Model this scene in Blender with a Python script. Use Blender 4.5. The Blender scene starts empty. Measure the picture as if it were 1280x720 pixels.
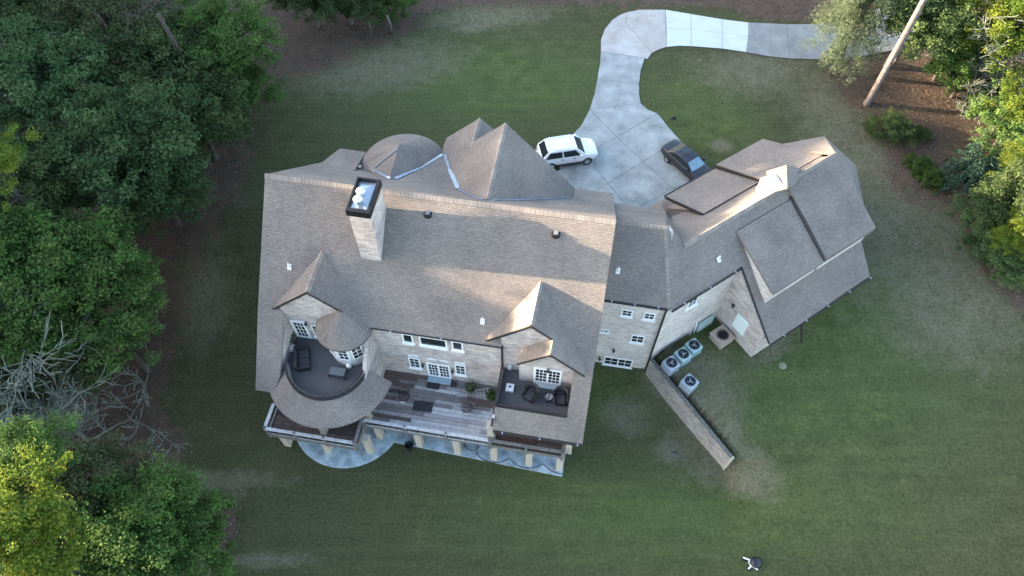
import bpy, bmesh, math, random
import numpy as np
from mathutils import Vector, Matrix
random.seed(7); rng = np.random.default_rng(7)
sc = bpy.context.scene; COL = sc.collection

# ------------------------------------------------------------------ camera
F = 920.0; H = 50.0; TH = math.atan(580.0 / F)
cd = bpy.data.cameras.new('camera'); cam = bpy.data.objects.new('camera', cd); COL.objects.link(cam)
cam.location = (0, 0, H); cam.rotation_euler = (TH, 0, 0)
cd.sensor_width = 36; cd.lens = F / 1280 * 36; cd.clip_start = .5; cd.clip_end = 3000
sc.camera = cam
# ------------------------------------------------------------------ sky + sun
SUN_EL = math.radians(14.0); SUN_AZ = math.radians(8.0)       # azimuth: degrees north of west
w = bpy.data.worlds.new('World'); sc.world = w; w.use_nodes = True
nt = w.node_tree; nt.nodes.clear()
sky = nt.nodes.new('ShaderNodeTexSky'); sky.sky_type = 'NISHITA'; sky.sun_disc = False
sky.sun_elevation = SUN_EL; sky.sun_rotation = math.radians(270) + SUN_AZ
sky.altitude = 200; sky.air_density = 1.0; sky.dust_density = 1.8; sky.ozone_density = .7
bg = nt.nodes.new('ShaderNodeBackground'); bg.inputs[1].default_value = .15
out = nt.nodes.new('ShaderNodeOutputWorld')
nt.links.new(sky.outputs[0], bg.inputs[0]); nt.links.new(bg.outputs[0], out.inputs[0])
sl = bpy.data.lights.new('sun', 'SUN'); sl.energy = 5.0; sl.angle = math.radians(.55); sl.color = (1, .79, .55)
sun = bpy.data.objects.new('sun', sl); COL.objects.link(sun)
sd = Vector((-math.cos(SUN_AZ) * math.cos(SUN_EL), math.sin(SUN_AZ) * math.cos(SUN_EL), math.sin(SUN_EL)))
sun.rotation_euler = sd.to_track_quat('Z', 'Y').to_euler(); sun.location = (0, 0, 60)
sc.view_settings.view_transform = 'Standard'; sc.view_settings.look = 'None'
sc.view_settings.exposure = 2.75; sc.view_settings.gamma = 1
sc.render.resolution_x = 1024; sc.render.resolution_y = 576

# ------------------------------------------------------------------ measuring helpers
def at(u, v, z=0.0):
    """world point at height z that the photograph shows at pixel u, v"""
    a = (u - 640) / F; b = (v - 360) / F
    r = Vector((a, math.sin(TH) - b * math.cos(TH), -math.cos(TH) - b * math.sin(TH)))
    t = (z - H) / r.z
    return Vector((r.x * t, r.y * t, z))
OX, OY = 9.89, 24.08
RM = Matrix.Translation((OX, OY, 0)) @ Matrix.Rotation(math.radians(-9.6), 4, 'Z')     # main house frame
RW = Matrix.Rotation(math.radians(43.1), 4, 'Z')                                        # wing frame inside the house frame
def sstep(a, b, x):
    t = np.clip((x - a) / (b - a), 0, 1); return t * t * (3 - 2 * t)
WS = np.array([9.98, 23.83]); WE = np.array([14.75, 16.75])
WD = (WE - WS); WL = float(np.hypot(*WD)); WD = WD / WL; WN = np.array([-WD[1], WD[0]])    # WN points east
def hz(x, y):
    """terrain height"""
    x = np.asarray(x, float); y = np.asarray(y, float)
    dx = x - OX; dy = y - OY; a = math.radians(-9.6)
    ym = -dx * math.sin(a) + dy * math.cos(a)
    hw = 3 * sstep(-3, 9, ym)
    he = 2.45 * sstep(4, 22, y) + .55 * sstep(24, 33, y)
    t = (x - WS[0]) * WD[0] + (y - WS[1]) * WD[1]; s = (x - WS[0]) * WN[0] + (y - WS[1]) * WN[1]
    B = .16 + 1.1 * np.maximum(0, t - WL)
    k = sstep(-1, 1, (s - .34) / B)
    h = hw * (1 - k) + he * k
    n = .04 * (np.sin(x * .21 + 1.3) * np.sin(y * .17) - 1) * sstep(20, 40, np.hypot(x, y - 28))
    return h + n
def hz1(x, y): return float(hz(x, y))

# ------------------------------------------------------------------ materials
MATS = {}
def mat(name, col, rough=.8, metal=0, noise=None, nscale=3.0, bump=0, spec=.5, bscale=None, detail=6):
    if name in MATS: return MATS[name]
    m = bpy.data.materials.new(name); m.use_nodes = True; n = m.node_tree; b = n.nodes['Principled BSDF']
    b.inputs['Base Color'].default_value = (*col, 1); b.inputs['Roughness'].default_value = rough
    b.inputs['Metallic'].default_value = metal; b.inputs['Specular IOR Level'].default_value = spec
    if noise or bump:
        tc = n.nodes.new('ShaderNodeTexCoord'); nz = n.nodes.new('ShaderNodeTexNoise')
        nz.inputs['Scale'].default_value = nscale; nz.inputs['Detail'].default_value = detail; nz.inputs['Roughness'].default_value = .65
        n.links.new(tc.outputs['Object'], nz.inputs['Vector'])
        if noise:
            cr = n.nodes.new('ShaderNodeValToRGB'); cr.color_ramp.elements[0].position = .32; cr.color_ramp.elements[1].position = .68
            cr.color_ramp.elements[0].color = (*noise, 1); cr.color_ramp.elements[1].color = (*col, 1)
            n.links.new(nz.outputs[0], cr.inputs[0]); n.links.new(cr.outputs[0], b.inputs['Base Color'])
        if bump:
            bp = n.nodes.new('ShaderNodeBump'); bp.inputs['Strength'].default_value = bump; bp.inputs['Distance'].default_value = .03
            n.links.new(nz.outputs[0], bp.inputs['Height']); n.links.new(bp.outputs[0], b.inputs['Normal'])
    MATS[name] = m; return m
def brickmat(name, c1, c2, cm, bw, rh, ms, smooth=.1, bias=0, rough=.9, blot=((.75,) * 3, (1.1,) * 3), bscale=.5, bump=.5, dist=.02, fine=(.8, 1.2), offset=.5):
    m = bpy.data.materials.new(name); m.use_nodes = True; n = m.node_tree; L = n.links.new; b = n.nodes['Principled BSDF']
    b.inputs['Roughness'].default_value = rough; b.inputs['Specular IOR Level'].default_value = .25
    uv = n.nodes.new('ShaderNodeUVMap'); uv.uv_map = 'UVMap'
    # slightly wobbling courses
    nz0 = n.nodes.new('ShaderNodeTexNoise'); nz0.inputs['Scale'].default_value = 1.7; L(uv.outputs[0], nz0.inputs['Vector'])
    vm = n.nodes.new('ShaderNodeVectorMath'); vm.operation = 'MULTIPLY_ADD'; vm.inputs[1].default_value = (.05, .05, 0)
    L(nz0.outputs['Color'], vm.inputs[0]); L(uv.outputs[0], vm.inputs[2])
    bk = n.nodes.new('ShaderNodeTexBrick'); L(vm.outputs[0], bk.inputs['Vector'])
    for k, v in (('Color1', c1), ('Color2', c2), ('Mortar', cm)): bk.inputs[k].default_value = (*v, 1)
    for k, v in (('Scale', 1), ('Mortar Size', ms), ('Mortar Smooth', smooth), ('Bias', bias), ('Brick Width', bw), ('Row Height', rh)): bk.inputs[k].default_value = v
    bk.offset = offset
    nz = n.nodes.new('ShaderNodeTexNoise'); nz.inputs['Scale'].default_value = bscale; nz.inputs['Detail'].default_value = 5; L(uv.outputs[0], nz.inputs['Vector'])
    cr = n.nodes.new('ShaderNodeValToRGB'); cr.color_ramp.elements[0].position = .3; cr.color_ramp.elements[1].position = .7
    cr.color_ramp.elements[0].color = (*blot[0], 1); cr.color_ramp.elements[1].color = (*blot[1], 1); L(nz.outputs[0], cr.inputs[0])
    mx = n.nodes.new('ShaderNodeMix'); mx.data_type = 'RGBA'; mx.blend_type = 'MULTIPLY'; mx.inputs[0].default_value = 1
    L(bk.outputs['Color'], mx.inputs[6]); L(cr.outputs[0], mx.inputs[7])
    nf = n.nodes.new('ShaderNodeTexNoise'); nf.inputs['Scale'].default_value = 9; nf.inputs['Detail'].default_value = 6; nf.inputs['Roughness'].default_value = .8; L(uv.outputs[0], nf.inputs['Vector'])
    mr = n.nodes.new('ShaderNodeMapRange'); mr.inputs[1].default_value = .3; mr.inputs[2].default_value = .7; mr.inputs[3].default_value = fine[0]; mr.inputs[4].default_value = fine[1]; L(nf.outputs[0], mr.inputs[0])
    mx2 = n.nodes.new('ShaderNodeMix'); mx2.data_type = 'RGBA'; mx2.blend_type = 'MULTIPLY'; mx2.inputs[0].default_value = 1
    L(mx.outputs[2], mx2.inputs[6]); L(mr.outputs[0], mx2.inputs[7]); L(mx2.outputs[2], b.inputs['Base Color'])
    inv = n.nodes.new('ShaderNodeMath'); inv.operation = 'SUBTRACT'; inv.inputs[0].default_value = 1; L(bk.outputs['Fac'], inv.inputs[1])
    ad = n.nodes.new('ShaderNodeMath'); ad.operation = 'MULTIPLY_ADD'; ad.inputs[1].default_value = .5; L(nf.outputs[0], ad.inputs[0]); L(inv.outputs[0], ad.inputs[2])
    bp = n.nodes.new('ShaderNodeBump'); bp.inputs['Strength'].default_value = bump; bp.inputs['Distance'].default_value = dist
    L(ad.outputs[0], bp.inputs['Height']); L(bp.outputs[0], b.inputs['Normal'])
    MATS[name] = m; return m
SHINGLE = brickmat('shingle', (.256, .226, .206), (.200, .176, .161), (.125, .108, .098), .25, .132, .014, bias=.1, smooth=.25, blot=((.74, .74, .75), (1.12, 1.08, 1.04)), bscale=.3, bump=.7, dist=.03)
STONE = brickmat('whitewashed_brick', (.62, .55, .515), (.34, .285, .265), (.47, .42, .40), .42, .14, .014, bias=-.15, blot=((.74, .73, .73), (1.08, 1.06, 1.04)), bscale=.8, fine=(.6, 1.3), bump=.5)
PALE = brickmat('pale_brick', (.68, .615, .58), (.43, .375, .35), (.55, .50, .475), .36, .115, .012, blot=((.86, .85, .84), (1.06, 1.05, 1.04)), bscale=.7, fine=(.68, 1.24), bump=.4)
TANST = brickmat('tan_brick', (.50, .40, .33), (.37, .29, .24), (.40, .35, .31), .34, .115, .012, bscale=.6, fine=(.7, 1.25))
WALLST = brickmat('weathered_brick', (.44, .40, .37), (.22, .20, .19), (.30, .28, .27), .34, .13, .016, bscale=.7, fine=(.6, 1.35), bump=.8)
CAPST = mat('cut_stone', (.47, .41, .34), .85, noise=(.36, .31, .26), nscale=4, bump=.3)
RIDGE = brickmat('ridge_shingle', (.27, .235, .21), (.23, .20, .18), (.17, .145, .13), .25, 4.0, .02, bscale=1.0)
METALV = mat('valley_metal', (.40, .52, .72), .38, .75, noise=(.20, .24, .33), nscale=4.5)
DARKM = mat('dark_bronze_metal', (.035, .03, .03), .5, .3)
BLACK = mat('black_metal', (.012, .012, .014), .4, .4)
WHITE = mat('white_paint', (.78, .78, .77), .5)
WHITEM = mat('white_vent_plastic', (.72, .72, .7), .5)
GLASS = mat('window_glass', (.012, .014, .018), .06, 0, spec=.8)
BFLOOR = mat('balcony_membrane', (.088, .083, .086), .75, noise=(.068, .063, .066), nscale=.9, bump=.1)
GREYRAIL = mat('grey_weathered_timber', (.20, .185, .175), .85, noise=(.11, .10, .095), nscale=5, bump=.3)
DARKWD = mat('dark_timber', (.042, .028, .024), .8, noise=(.025, .018, .016), nscale=6)
CONC = mat('driveway_concrete', (.35, .375, .365), .85, noise=(.185, .20, .195), nscale=.7, bump=.15, detail=10)
CONC_N = mat('fresh_white_concrete', (.50, .54, .55), .8, noise=(.42, .46, .475), nscale=.8, detail=8)
CONC_O = mat('old_grey_concrete', (.25, .26, .26), .9, noise=(.16, .17, .175), nscale=.8, detail=10)
CONC_R = mat('rust_stained_concrete', (.42, .42, .405), .9, noise=(.30, .26, .235), nscale=.5, detail=8)
PATIO = mat('blue_grey_patio', (.46, .55, .59), .7, noise=(.15, .195, .215), nscale=1.5, bump=.3, detail=10)
JOINT = mat('joint_dirt', (.10, .095, .085), .95)
BOARDS = [mat('deck_board_dark', (.075, .055, .048), .85, noise=(.042, .03, .027), nscale=3.5),
          mat('deck_board_brown', (.135, .092, .076), .85, noise=(.07, .05, .042), nscale=3.5),
          mat('deck_board_grey', (.20, .175, .165), .85, noise=(.125, .105, .1), nscale=3.5),
          mat('deck_board_pale', (.36, .335, .33), .85, noise=(.24, .22, .215), nscale=3.5),
          mat('deck_board_bleached', (.50, .49, .49), .8, noise=(.33, .32, .32), nscale=3.5),
          mat('deck_board_red', (.10, .048, .038), .85, noise=(.05, .026, .022), nscale=4)]
BARK = mat('bark', (.085, .072, .062), .95, noise=(.042, .035, .03), nscale=5, bump=.6)
BARKP = mat('pine_bark', (.21, .18, .165), .95, noise=(.10, .082, .078), nscale=4, bump=.6)
BARKD = mat('dead_bark', (.20, .215, .175), .95, noise=(.12, .135, .105), nscale=4)
TEAL = mat('teal_grey_enamel', (.33, .46, .47), .45, .2, noise=(.29, .41, .42), nscale=2)
GREYE = mat('grey_enamel', (.36, .41, .45), .45, .2, noise=(.31, .36, .40), nscale=2)
WICK = mat('black_wicker', (.022, .02, .022), .7, noise=(.012, .011, .012), nscale=30, bump=.5)
CUSH = mat('charcoal_cushion', (.035, .033, .037), .9)
RUBBER = mat('rubber', (.02, .02, .02), .85)
SILVER = mat('silver_metal', (.55, .56, .57), .35, .9)
RED = mat('red_lamp', (.25, .01, .01), .3)
LAMP = mat('clear_lamp', (.6, .62, .62), .15)
CARW = mat('white_car_paint', (.80, .80, .80), .25, noise=(.74, .75, .75), nscale=.7)
CARG = mat('grey_car_paint', (.045, .047, .054), .25, .4)
PLAS = mat('black_plastic', (.02, .02, .022), .55)
SHIELD = mat('car_glass', (.02, .026, .032), .2, 0, spec=.25)
BLUESH = mat('silver_blue_sunshade', (.26, .42, .50), .3, .0, noise=(.12, .22, .29), nscale=3)

def leafmat(name, cols, trans=.35):
    m = bpy.data.materials.new(name); m.use_nodes = True; n = m.node_tree; L = n.links.new; n.nodes.clear()
    o = n.nodes.new('ShaderNodeOutputMaterial')
    a = n.nodes.new('ShaderNodeAttribute'); a.attribute_name = 'leafv'
    cr = n.nodes.new('ShaderNodeValToRGB'); e = cr.color_ramp.elements
    e[0].position = 0; e[0].color = (*cols[0], 1); e[1].position = 1; e[1].color = (*cols[-1], 1)
    for i, c in enumerate(cols[1:-1]): q = e.new((i + 1) / (len(cols) - 1)); q.color = (*c, 1)
    L(a.outputs['Fac'], cr.inputs[0])
    oi = n.nodes.new('ShaderNodeObjectInfo'); hs = n.nodes.new('ShaderNodeHueSaturation')
    mr = n.nodes.new('ShaderNodeMapRange'); mr.inputs[3].default_value = .8; mr.inputs[4].default_value = 1.25
    L(oi.outputs['Random'], mr.inputs[0]); L(mr.outputs[0], hs.inputs['Value']); L(cr.outputs[0], hs.inputs['Color'])
    d = n.nodes.new('ShaderNodeBsdfPrincipled'); d.inputs['Roughness'].default_value = .75; d.inputs['Specular IOR Level'].default_value = .12
    t = n.nodes.new('ShaderNodeBsdfTranslucent'); mx = n.nodes.new('ShaderNodeMixShader'); mx.inputs[0].default_value = trans
    L(hs.outputs[0], d.inputs['Base Color']); L(hs.outputs[0], t.inputs[0]); L(d.outputs[0], mx.inputs[1]); L(t.outputs[0], mx.inputs[2]); L(mx.outputs[0], o.inputs[0])
    MATS[name] = m; return m
LF_BLUE = leafmat('leaf_bluegreen', [(.042, .078, .03), (.072, .122, .046), (.125, .19, .072)])
LF_DARK = leafmat('leaf_dark', [(.036, .058, .022), (.062, .094, .034), (.11, .15, .05)])
LF_GREEN = leafmat('leaf_green', [(.044, .084, .02), (.076, .134, .034), (.13, .205, .052)])
LF_OLIVE = leafmat('leaf_olive', [(.06, .075, .035), (.09, .11, .05), (.14, .155, .07)])
LF_YELL = leafmat('leaf_yellow', [(.06, .11, .02), (.115, .17, .025), (.22, .24, .03)], .45)
LF_PINE = leafmat('leaf_pine', [(.06, .085, .048), (.09, .12, .065), (.13, .16, .09)], .2)
LF_TEAL = leafmat('leaf_teal', [(.022, .05, .036), (.035, .075, .05), (.05, .10, .068)], .15)
LITTER = leafmat('fallen_leaf', [(.065, .042, .03), (.11, .075, .052), (.20, .155, .10)], .1)

# ------------------------------------------------------------------ object helpers
def tag(o, label=None, cat=None, group=None, kind=None):
    for k, v in (('label', label), ('category', cat), ('group', group), ('kind', kind)):
        if v: o[k] = v
    return o
def empty(name, loc, rz=0, label=None, cat=None, group=None):
    o = bpy.data.objects.new(name, None); COL.objects.link(o); o.location = loc; o.rotation_euler = (0, 0, rz)
    o.empty_display_size = .3
    return tag(o, label, cat, group)
class MB:
    """collects shapes; build() links them as one mesh object with metre UVs"""
    def __init__(s, xf=None): s.v = []; s.f = []; s.xf = xf or Matrix.Identity(4); s.sm = []
    def add(s, vs, fs, smooth=False, M=None):
        b = len(s.v); T = s.xf @ M if M is not None else s.xf
        s.v += [T @ Vector(p) for p in vs]; s.f += [tuple(b + i for i in f) for f in fs]; s.sm += [smooth] * len(fs); return s
    def box(s, x0, x1, y0, y1, z0, z1, M=None, top=None):
        t = top or 0
        vs = [(x0, y0, z0), (x1, y0, z0), (x1, y1, z0), (x0, y1, z0), (x0 + t, y0 + t, z1), (x1 - t, y0 + t, z1), (x1 - t, y1 - t, z1), (x0 + t, y1 - t, z1)]
        return s.add(vs, [(0, 3, 2, 1), (4, 5, 6, 7), (0, 1, 5, 4), (1, 2, 6, 5), (2, 3, 7, 6), (3, 0, 4, 7)], M=M)
    def bar(s, a, b, w, h=None, up=(0, 0, 1)):
        h = h or w; a = Vector(a); b = Vector(b); d = (b - a).normalized(); r = d.cross(Vector(up))
        if r.length < 1e-4: r = d.cross(Vector((1, 0, 0)))
        r.normalize(); u = r.cross(d).normalized(); r = r * w / 2; u = u * h / 2
        vs = [a - r - u, a + r - u, a + r + u, a - r + u, b - r - u, b + r - u, b + r + u, b - r + u]
        return s.add(vs, [(0, 3, 2, 1), (4, 5, 6, 7), (0, 1, 5, 4), (1, 2, 6, 5), (2, 3, 7, 6), (3, 0, 4, 7)])
    def prism(s, pts, z0, z1, smooth=False):
        n = len(pts); ccw = sum(pts[i][0] * pts[(i + 1) % n][1] - pts[(i + 1) % n][0] * pts[i][1] for i in range(n)) > 0
        if not ccw: pts = pts[::-1]
        vs = [(p[0], p[1], z0 if len(p) < 3 else p[2] + z0) for p in pts] + [(p[0], p[1], z1 if len(p) < 3 else p[2] + z1) for p in pts]
        return s.add(vs, [tuple(range(n - 1, -1, -1)), tuple(range(n, 2 * n))] + [(i, (i + 1) % n, (i + 1) % n + n, i + n) for i in range(n)])
    def slab(s, pts, t=.16):
        """a sloping plate: pts are its top corners, t its vertical thickness"""
        pts = [Vector(p) for p in pts]; n = len(pts); nn = Vector((0, 0, 0))
        for i in range(n): nn += pts[i].cross(pts[(i + 1) % n])
        if nn.z < 0: pts = pts[::-1]
        vs = pts + [p - Vector((0, 0, t)) for p in pts]
        return s.add(vs, [tuple(range(n)), tuple(range(2 * n - 1, n - 1, -1))] + [(i, i + n, (i + 1) % n + n, (i + 1) % n) for i in range(n)])
    def extr(s, poly, a0, a1, axis='x'):
        """polygon in (y,z) extruded along x from a0 to a1, or (x,z) along y"""
        n = len(poly)
        if axis == 'x': vs = [(a0, p[0], p[1]) for p in poly] + [(a1, p[0], p[1]) for p in poly]
        else: vs = [(p[0], a0, p[1]) for p in poly] + [(p[0], a1, p[1]) for p in poly]
        return s.add(vs, [tuple(range(n)), tuple(range(2 * n - 1, n - 1, -1))] + [(i, i + n, (i + 1) % n + n, (i + 1) % n) for i in range(n)])
    def ring(s, prof, cx=0, cy=0, n=32, a0=0, a1=2 * math.pi, smooth=True, M=None):
        """lathe of a profile [(r, z)...] about (cx, cy)"""
        full = abs(a1 - a0 - 2 * math.pi) < 1e-6; m = len(prof); vs = []; fs = []; k = n if full else n + 1
        for i in range(k):
            a = a0 + (a1 - a0) * i / n
            vs += [(cx + r * math.cos(a), cy + r * math.sin(a), z) for r, z in prof]
        for i in range(n):
            j = (i + 1) % k
            for q in range(m - 1): fs.append((i * m + q, j * m + q, j * m + q + 1, i * m + q + 1))
        return s.add(vs, fs, smooth, M)
    def disc(s, cx, cy, z, r, n=24, M=None):
        return s.add([(cx + r * math.cos(2 * math.pi * i / n), cy + r * math.sin(2 * math.pi * i / n), z) for i in range(n)], [tuple(range(n))], M=M)
    def tube(s, pts, rad, n=8, cap=True):
        pts = [Vector(p) for p in pts]; rad = rad if hasattr(rad, '__len__') else [rad] * len(pts); vs = []; fs = []
        ref = Vector((.13, .31, 1)).normalized()
        for i, p in enumerate(pts):
            d = (pts[min(i + 1, len(pts) - 1)] - pts[max(i - 1, 0)]).normalized(); r = d.cross(ref)
            if r.length < .1: r = d.cross(Vector((1, 0, 0)))
            r.normalize(); u = r.cross(d)
            vs += [p + (r * math.cos(2 * math.pi * k / n) + u * math.sin(2 * math.pi * k / n)) * rad[i] for k in range(n)]
        for i in range(len(pts) - 1):
            for k in range(n): fs.append((i * n + k, i * n + (k + 1) % n, (i + 1) * n + (k + 1) % n, (i + 1) * n + k))
        if cap: fs += [tuple(range(n - 1, -1, -1)), tuple(range((len(pts) - 1) * n, len(pts) * n))]
        return s.add(vs, fs, True)
    def mesh(s, name, m):
        me = bpy.data.meshes.new(name); me.from_pydata([tuple(p) for p in s.v], [], s.f); me.materials.append(m)
        me.polygons.foreach_set('use_smooth', s.sm)
        uvl = me.uv_layers.new(name='UVMap'); uv = uvl.data
        for p in me.polygons:
            nn = p.normal; t = Vector((0, 0, 1)).cross(nn)
            t = Vector((1, 0, 0)) if t.length < .05 else t.normalized()
            b = nn.cross(t)
            for li in p.loop_indices:
                c = me.vertices[me.loops[li].vertex_index].co; uv[li].uv = (c.dot(t), c.dot(b))
        me.update(); return me
    def build(s, name, m, parent=None, bevel=0, seg=2):
        o = bpy.data.objects.new(name, s.mesh(name, m)); COL.objects.link(o); o.parent = parent
        if bevel:
            b = o.modifiers.new('bevel', 'BEVEL'); b.width = bevel; b.segments = seg; b.limit_method = 'ANGLE'; b.angle_limit = math.radians(35)
        return o
def copy_tree(o, parent=None):
    c = o.copy(); COL.objects.link(c); c.parent = parent
    for ch in list(o.children): copy_tree(ch, c)
    return c
def inst(name, me, parent, M=None):
    o = bpy.data.objects.new(name, me); COL.objects.link(o); o.parent = parent
    if M is not None: o.matrix_local = M
    return o

# ================================================================== GROUND
def blob(X, Y, u, v, ru, rv, ang=0, z=2.0, soft=.5):
    """soft ellipse on the ground round the spot seen at u, v"""
    c = at(u, v, z); ex = at(u + ru, v, z) - c; ey = at(u, v + rv, z) - c
    rx = abs(ex.x); ry = math.hypot(ey.x, ey.y); a = math.radians(ang)
    dx = X - c.x; dy = Y - c.y
    p = (dx * math.cos(a) + dy * math.sin(a)) / rx; q = (-dx * math.sin(a) + dy * math.cos(a)) / ry
    return 1 - sstep(1 - soft, 1 + soft, np.hypot(p, q))
def masks(X, Y):
    lit = np.zeros_like(X); dry = np.zeros_like(X); lush_light = np.zeros_like(X)
    for b in [(360, 60, 90, 40, -15), (480, 18, 110, 18, 12), (900, 0, 90, 20, 0), (960, 15, 60, 20, 0), (170, 180, 150, 190, 0), (230, 270, 45, 90, -35), (90, 420, 120, 220, 0), (150, 560, 62, 60, 20),
              (1110, 110, 70, 55, -35), (1200, 190, 80, 80, -30), (1165, 200, 60, 70, -30), (440, 42, 90, 30, 12), (1000, 22, 90, 14, 0), (1150, 60, 120, 50, 0), (1240, 330, 30, 60, 10), (1230, 260, 50, 90, 0), (60, 60, 320, 120, 0), (1260, 120, 90, 120, 0), (150, 330, 60, 90, -20), (255, 650, 30, 50, 0)]:
        lit = np.maximum(lit, blob(X, Y, *b))
    lit = np.maximum(lit, sstep(-31, -38, X + .08 * (Y - 30)) * 1.0)
    lit = np.maximum(lit, sstep(60, 66, Y)); lit = np.maximum(lit, sstep(46, 56, X - .15 * (Y - 40)))
    for b in [(470, 85, 110, 32, 12, 3, .7), (620, 18, 80, 16, 10, 3, .8), (1040, 120, 45, 45, -40, 3, .8), (1130, 250, 60, 140, -30, 3, .8), (1010, 330, 30, 30, 0, 3, .8), (1180, 370, 90, 80, 20, 2, .8), (600, 30, 40, 8, 20, 3, .6),
              (880, 520, 40, 70, -28, 1, .7), (930, 590, 45, 28, -30, 1, .7), (785, 520, 36, 26, 0, 0, .8), (838, 560, 18, 24, -30, 0, .7), (903, 182, 16, 8, 0, 3, .5), (950, 90, 80, 30, 0, 3, .9), 
              (250, 600, 110, 12, 0, 0, .6), (250, 618, 60, 10, 0, 0, .7), (330, 700, 60, 10, 0, 0, .7), (960, 440, 45, 14, 30, 2, .7), (1215, 320, 30, 22, -30, 2, .6), (1110, 190, 80, 110, -35, 3, .8), (1060, 140, 50, 60, -35, 3, .8), (1200, 330, 60, 60, 0, 2, .8), (1180, 400, 80, 60, 0, 2, .9), (925, 600, 34, 22, -30, 0, .6), (900, 560, 22, 44, -30, 1, .6), (870, 510, 16, 36, -30, 1, .6), (860, 470, 60, 40, 20, 2, .7), (215, 250, 40, 60, -30, 2, .8), (250, 370, 40, 60, 0, 1, .9)]:
        dry = np.maximum(dry, blob(X, Y, b[0], b[1], b[2], b[3], b[4], b[5], b[6]))
    for b in [(620, 100, 180, 50, 0, 3, .8), (1060, 400, 90, 80, 20, 2, .7), (880, 140, 60, 50, 0, 3, .8), (1155, 215, 22, 15, 0, 3, .5), (770, 500, 60, 30, 0, 0, .8), (1020, 470, 190, 120, 0, 2, .9), (850, 640, 260, 60, 0, 0, .9)]:  # green beds, plus right-hand lawn painted brighter where tree shade lifts
        lush_light = np.maximum(lush_light, blob(X, Y, b[0], b[1], b[2], b[3], b[4], b[5], b[6]))
    return lit, dry, lush_light
def build_ground():
    st = .3; xs = np.arange(-84, 84.1, st); ys = np.arange(-10, 92.1, st)
    X, Y = np.meshgrid(xs, ys); Z = hz(X, Y); nx, ny = len(xs), len(ys)
    V = np.stack([X, Y, Z], -1).reshape(-1, 3)
    idx = np.arange(nx * ny).reshape(ny, nx)
    Q = np.stack([idx[:-1, :-1], idx[:-1, 1:], idx[1:, 1:], idx[1:, :-1]], -1).reshape(-1, 4)
    # apron out to the horizon
    R = 1500; base = len(V)
    ring_i = list(idx[0, ::8]) + [idx[0, -1]] + list(idx[8::8, -1]) + [idx[-1, -1]] + list(idx[-1, ::-1][8::8]) + [idx[-1, 0]] + list(idx[::-1, 0][8::8])
    me = bpy.data.meshes.new('lawn')
    far = []
    for i in ring_i:
        p = V[i]; d = np.array([p[0], p[1] - 40]); d = d / np.hypot(*d); far.append((d[0] * R, 40 + d[1] * R, p[2] if p[2] > 1 else 0))
    quads = Q.tolist(); n = len(ring_i)
    for k in range(n): quads.append([ring_i[k], base + k, base + (k + 1) % n, ring_i[(k + 1) % n]])
    V = np.vstack([V, np.array(far)])
    me.from_pydata(V.tolist(), [], quads)
    lit, dry, lush_light = masks(V[:, 0], V[:, 1])
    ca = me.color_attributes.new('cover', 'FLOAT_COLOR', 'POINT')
    ca.data.foreach_set('color', np.stack([lit, dry, lush_light, np.ones_like(lit)], -1).astype(np.float32).ravel())
    me.polygons.foreach_set('use_smooth', [True] * len(me.polygons))
    m = bpy.data.materials.new('lawn'); m.use_nodes = True; N = m.node_tree; L = N.links.new; b = N.nodes['Principled BSDF']
    b.inputs['Roughness'].default_value = .95; b.inputs['Specular IOR Level'].default_value = .1
    tc = N.nodes.new('ShaderNodeTexCoord')
    def noise(sc_, det=6, ro=.6, stretch=None):
        q = N.nodes.new('ShaderNodeTexNoise'); q.inputs['Scale'].default_value = sc_; q.inputs['Detail'].default_value = det; q.inputs['Roughness'].default_value = ro
        if stretch:
            mp = N.nodes.new('ShaderNodeMapping'); mp.inputs['Scale'].default_value = stretch[0]; mp.inputs['Rotation'].default_value = (0, 0, stretch[1]); L(tc.outputs['Object'], mp.inputs[0]); L(mp.outputs[0], q.inputs['Vector'])
        else: L(tc.outputs['Object'], q.inputs['Vector'])
        return q.outputs[0]
    def ramp(inp, p0, c0, p1, c1):
        r = N.nodes.new('ShaderNodeValToRGB'); e = r.color_ramp.elements; e[0].position = p0; e[1].position = p1; e[0].color = (*c0, 1); e[1].color = (*c1, 1); L(inp, r.inputs[0]); return r.outputs[0]
    def mix(f, a, c, mode='MIX'):
        q = N.nodes.new('ShaderNodeMix'); q.data_type = 'RGBA'; q.blend_type = mode
        if isinstance(f, float): q.inputs[0].default_value = f
        else: L(f, q.inputs[0])
        L(a, q.inputs[6]); L(c, q.inputs[7]); return q.outputs[2]
    def math_(op, a, c=None, v=None, cl=False):
        q = N.nodes.new('ShaderNodeMath'); q.operation = op; q.use_clamp = cl; L(a, q.inputs[0])
        if c is not None: L(c, q.inputs[1])
        if v is not None: q.inputs[1].default_value = v
        return q.outputs[0]
    at_ = N.nodes.new('ShaderNodeAttribute'); at_.attribute_name = 'cover'; sp = N.nodes.new('ShaderNodeSeparateColor'); L(at_.outputs['Color'], sp.inputs[0])
    big = noise(.09, 4); mid = noise(.7, 8, .7); fine = noise(5, 8, .8); vf = noise(16, 4, .9)
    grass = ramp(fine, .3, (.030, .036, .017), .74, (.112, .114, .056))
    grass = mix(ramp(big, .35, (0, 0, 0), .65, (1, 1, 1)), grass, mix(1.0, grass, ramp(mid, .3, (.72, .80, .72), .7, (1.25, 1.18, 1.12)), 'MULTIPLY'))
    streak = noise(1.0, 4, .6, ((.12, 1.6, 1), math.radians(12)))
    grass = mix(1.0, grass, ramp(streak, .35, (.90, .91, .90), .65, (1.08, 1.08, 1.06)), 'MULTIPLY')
    lush_light_c = mix(1.0, grass, ramp(mid, .3, (1.0, 1.25, .9), .7, (1.25, 1.6, 1.1)), 'MULTIPLY')
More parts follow.
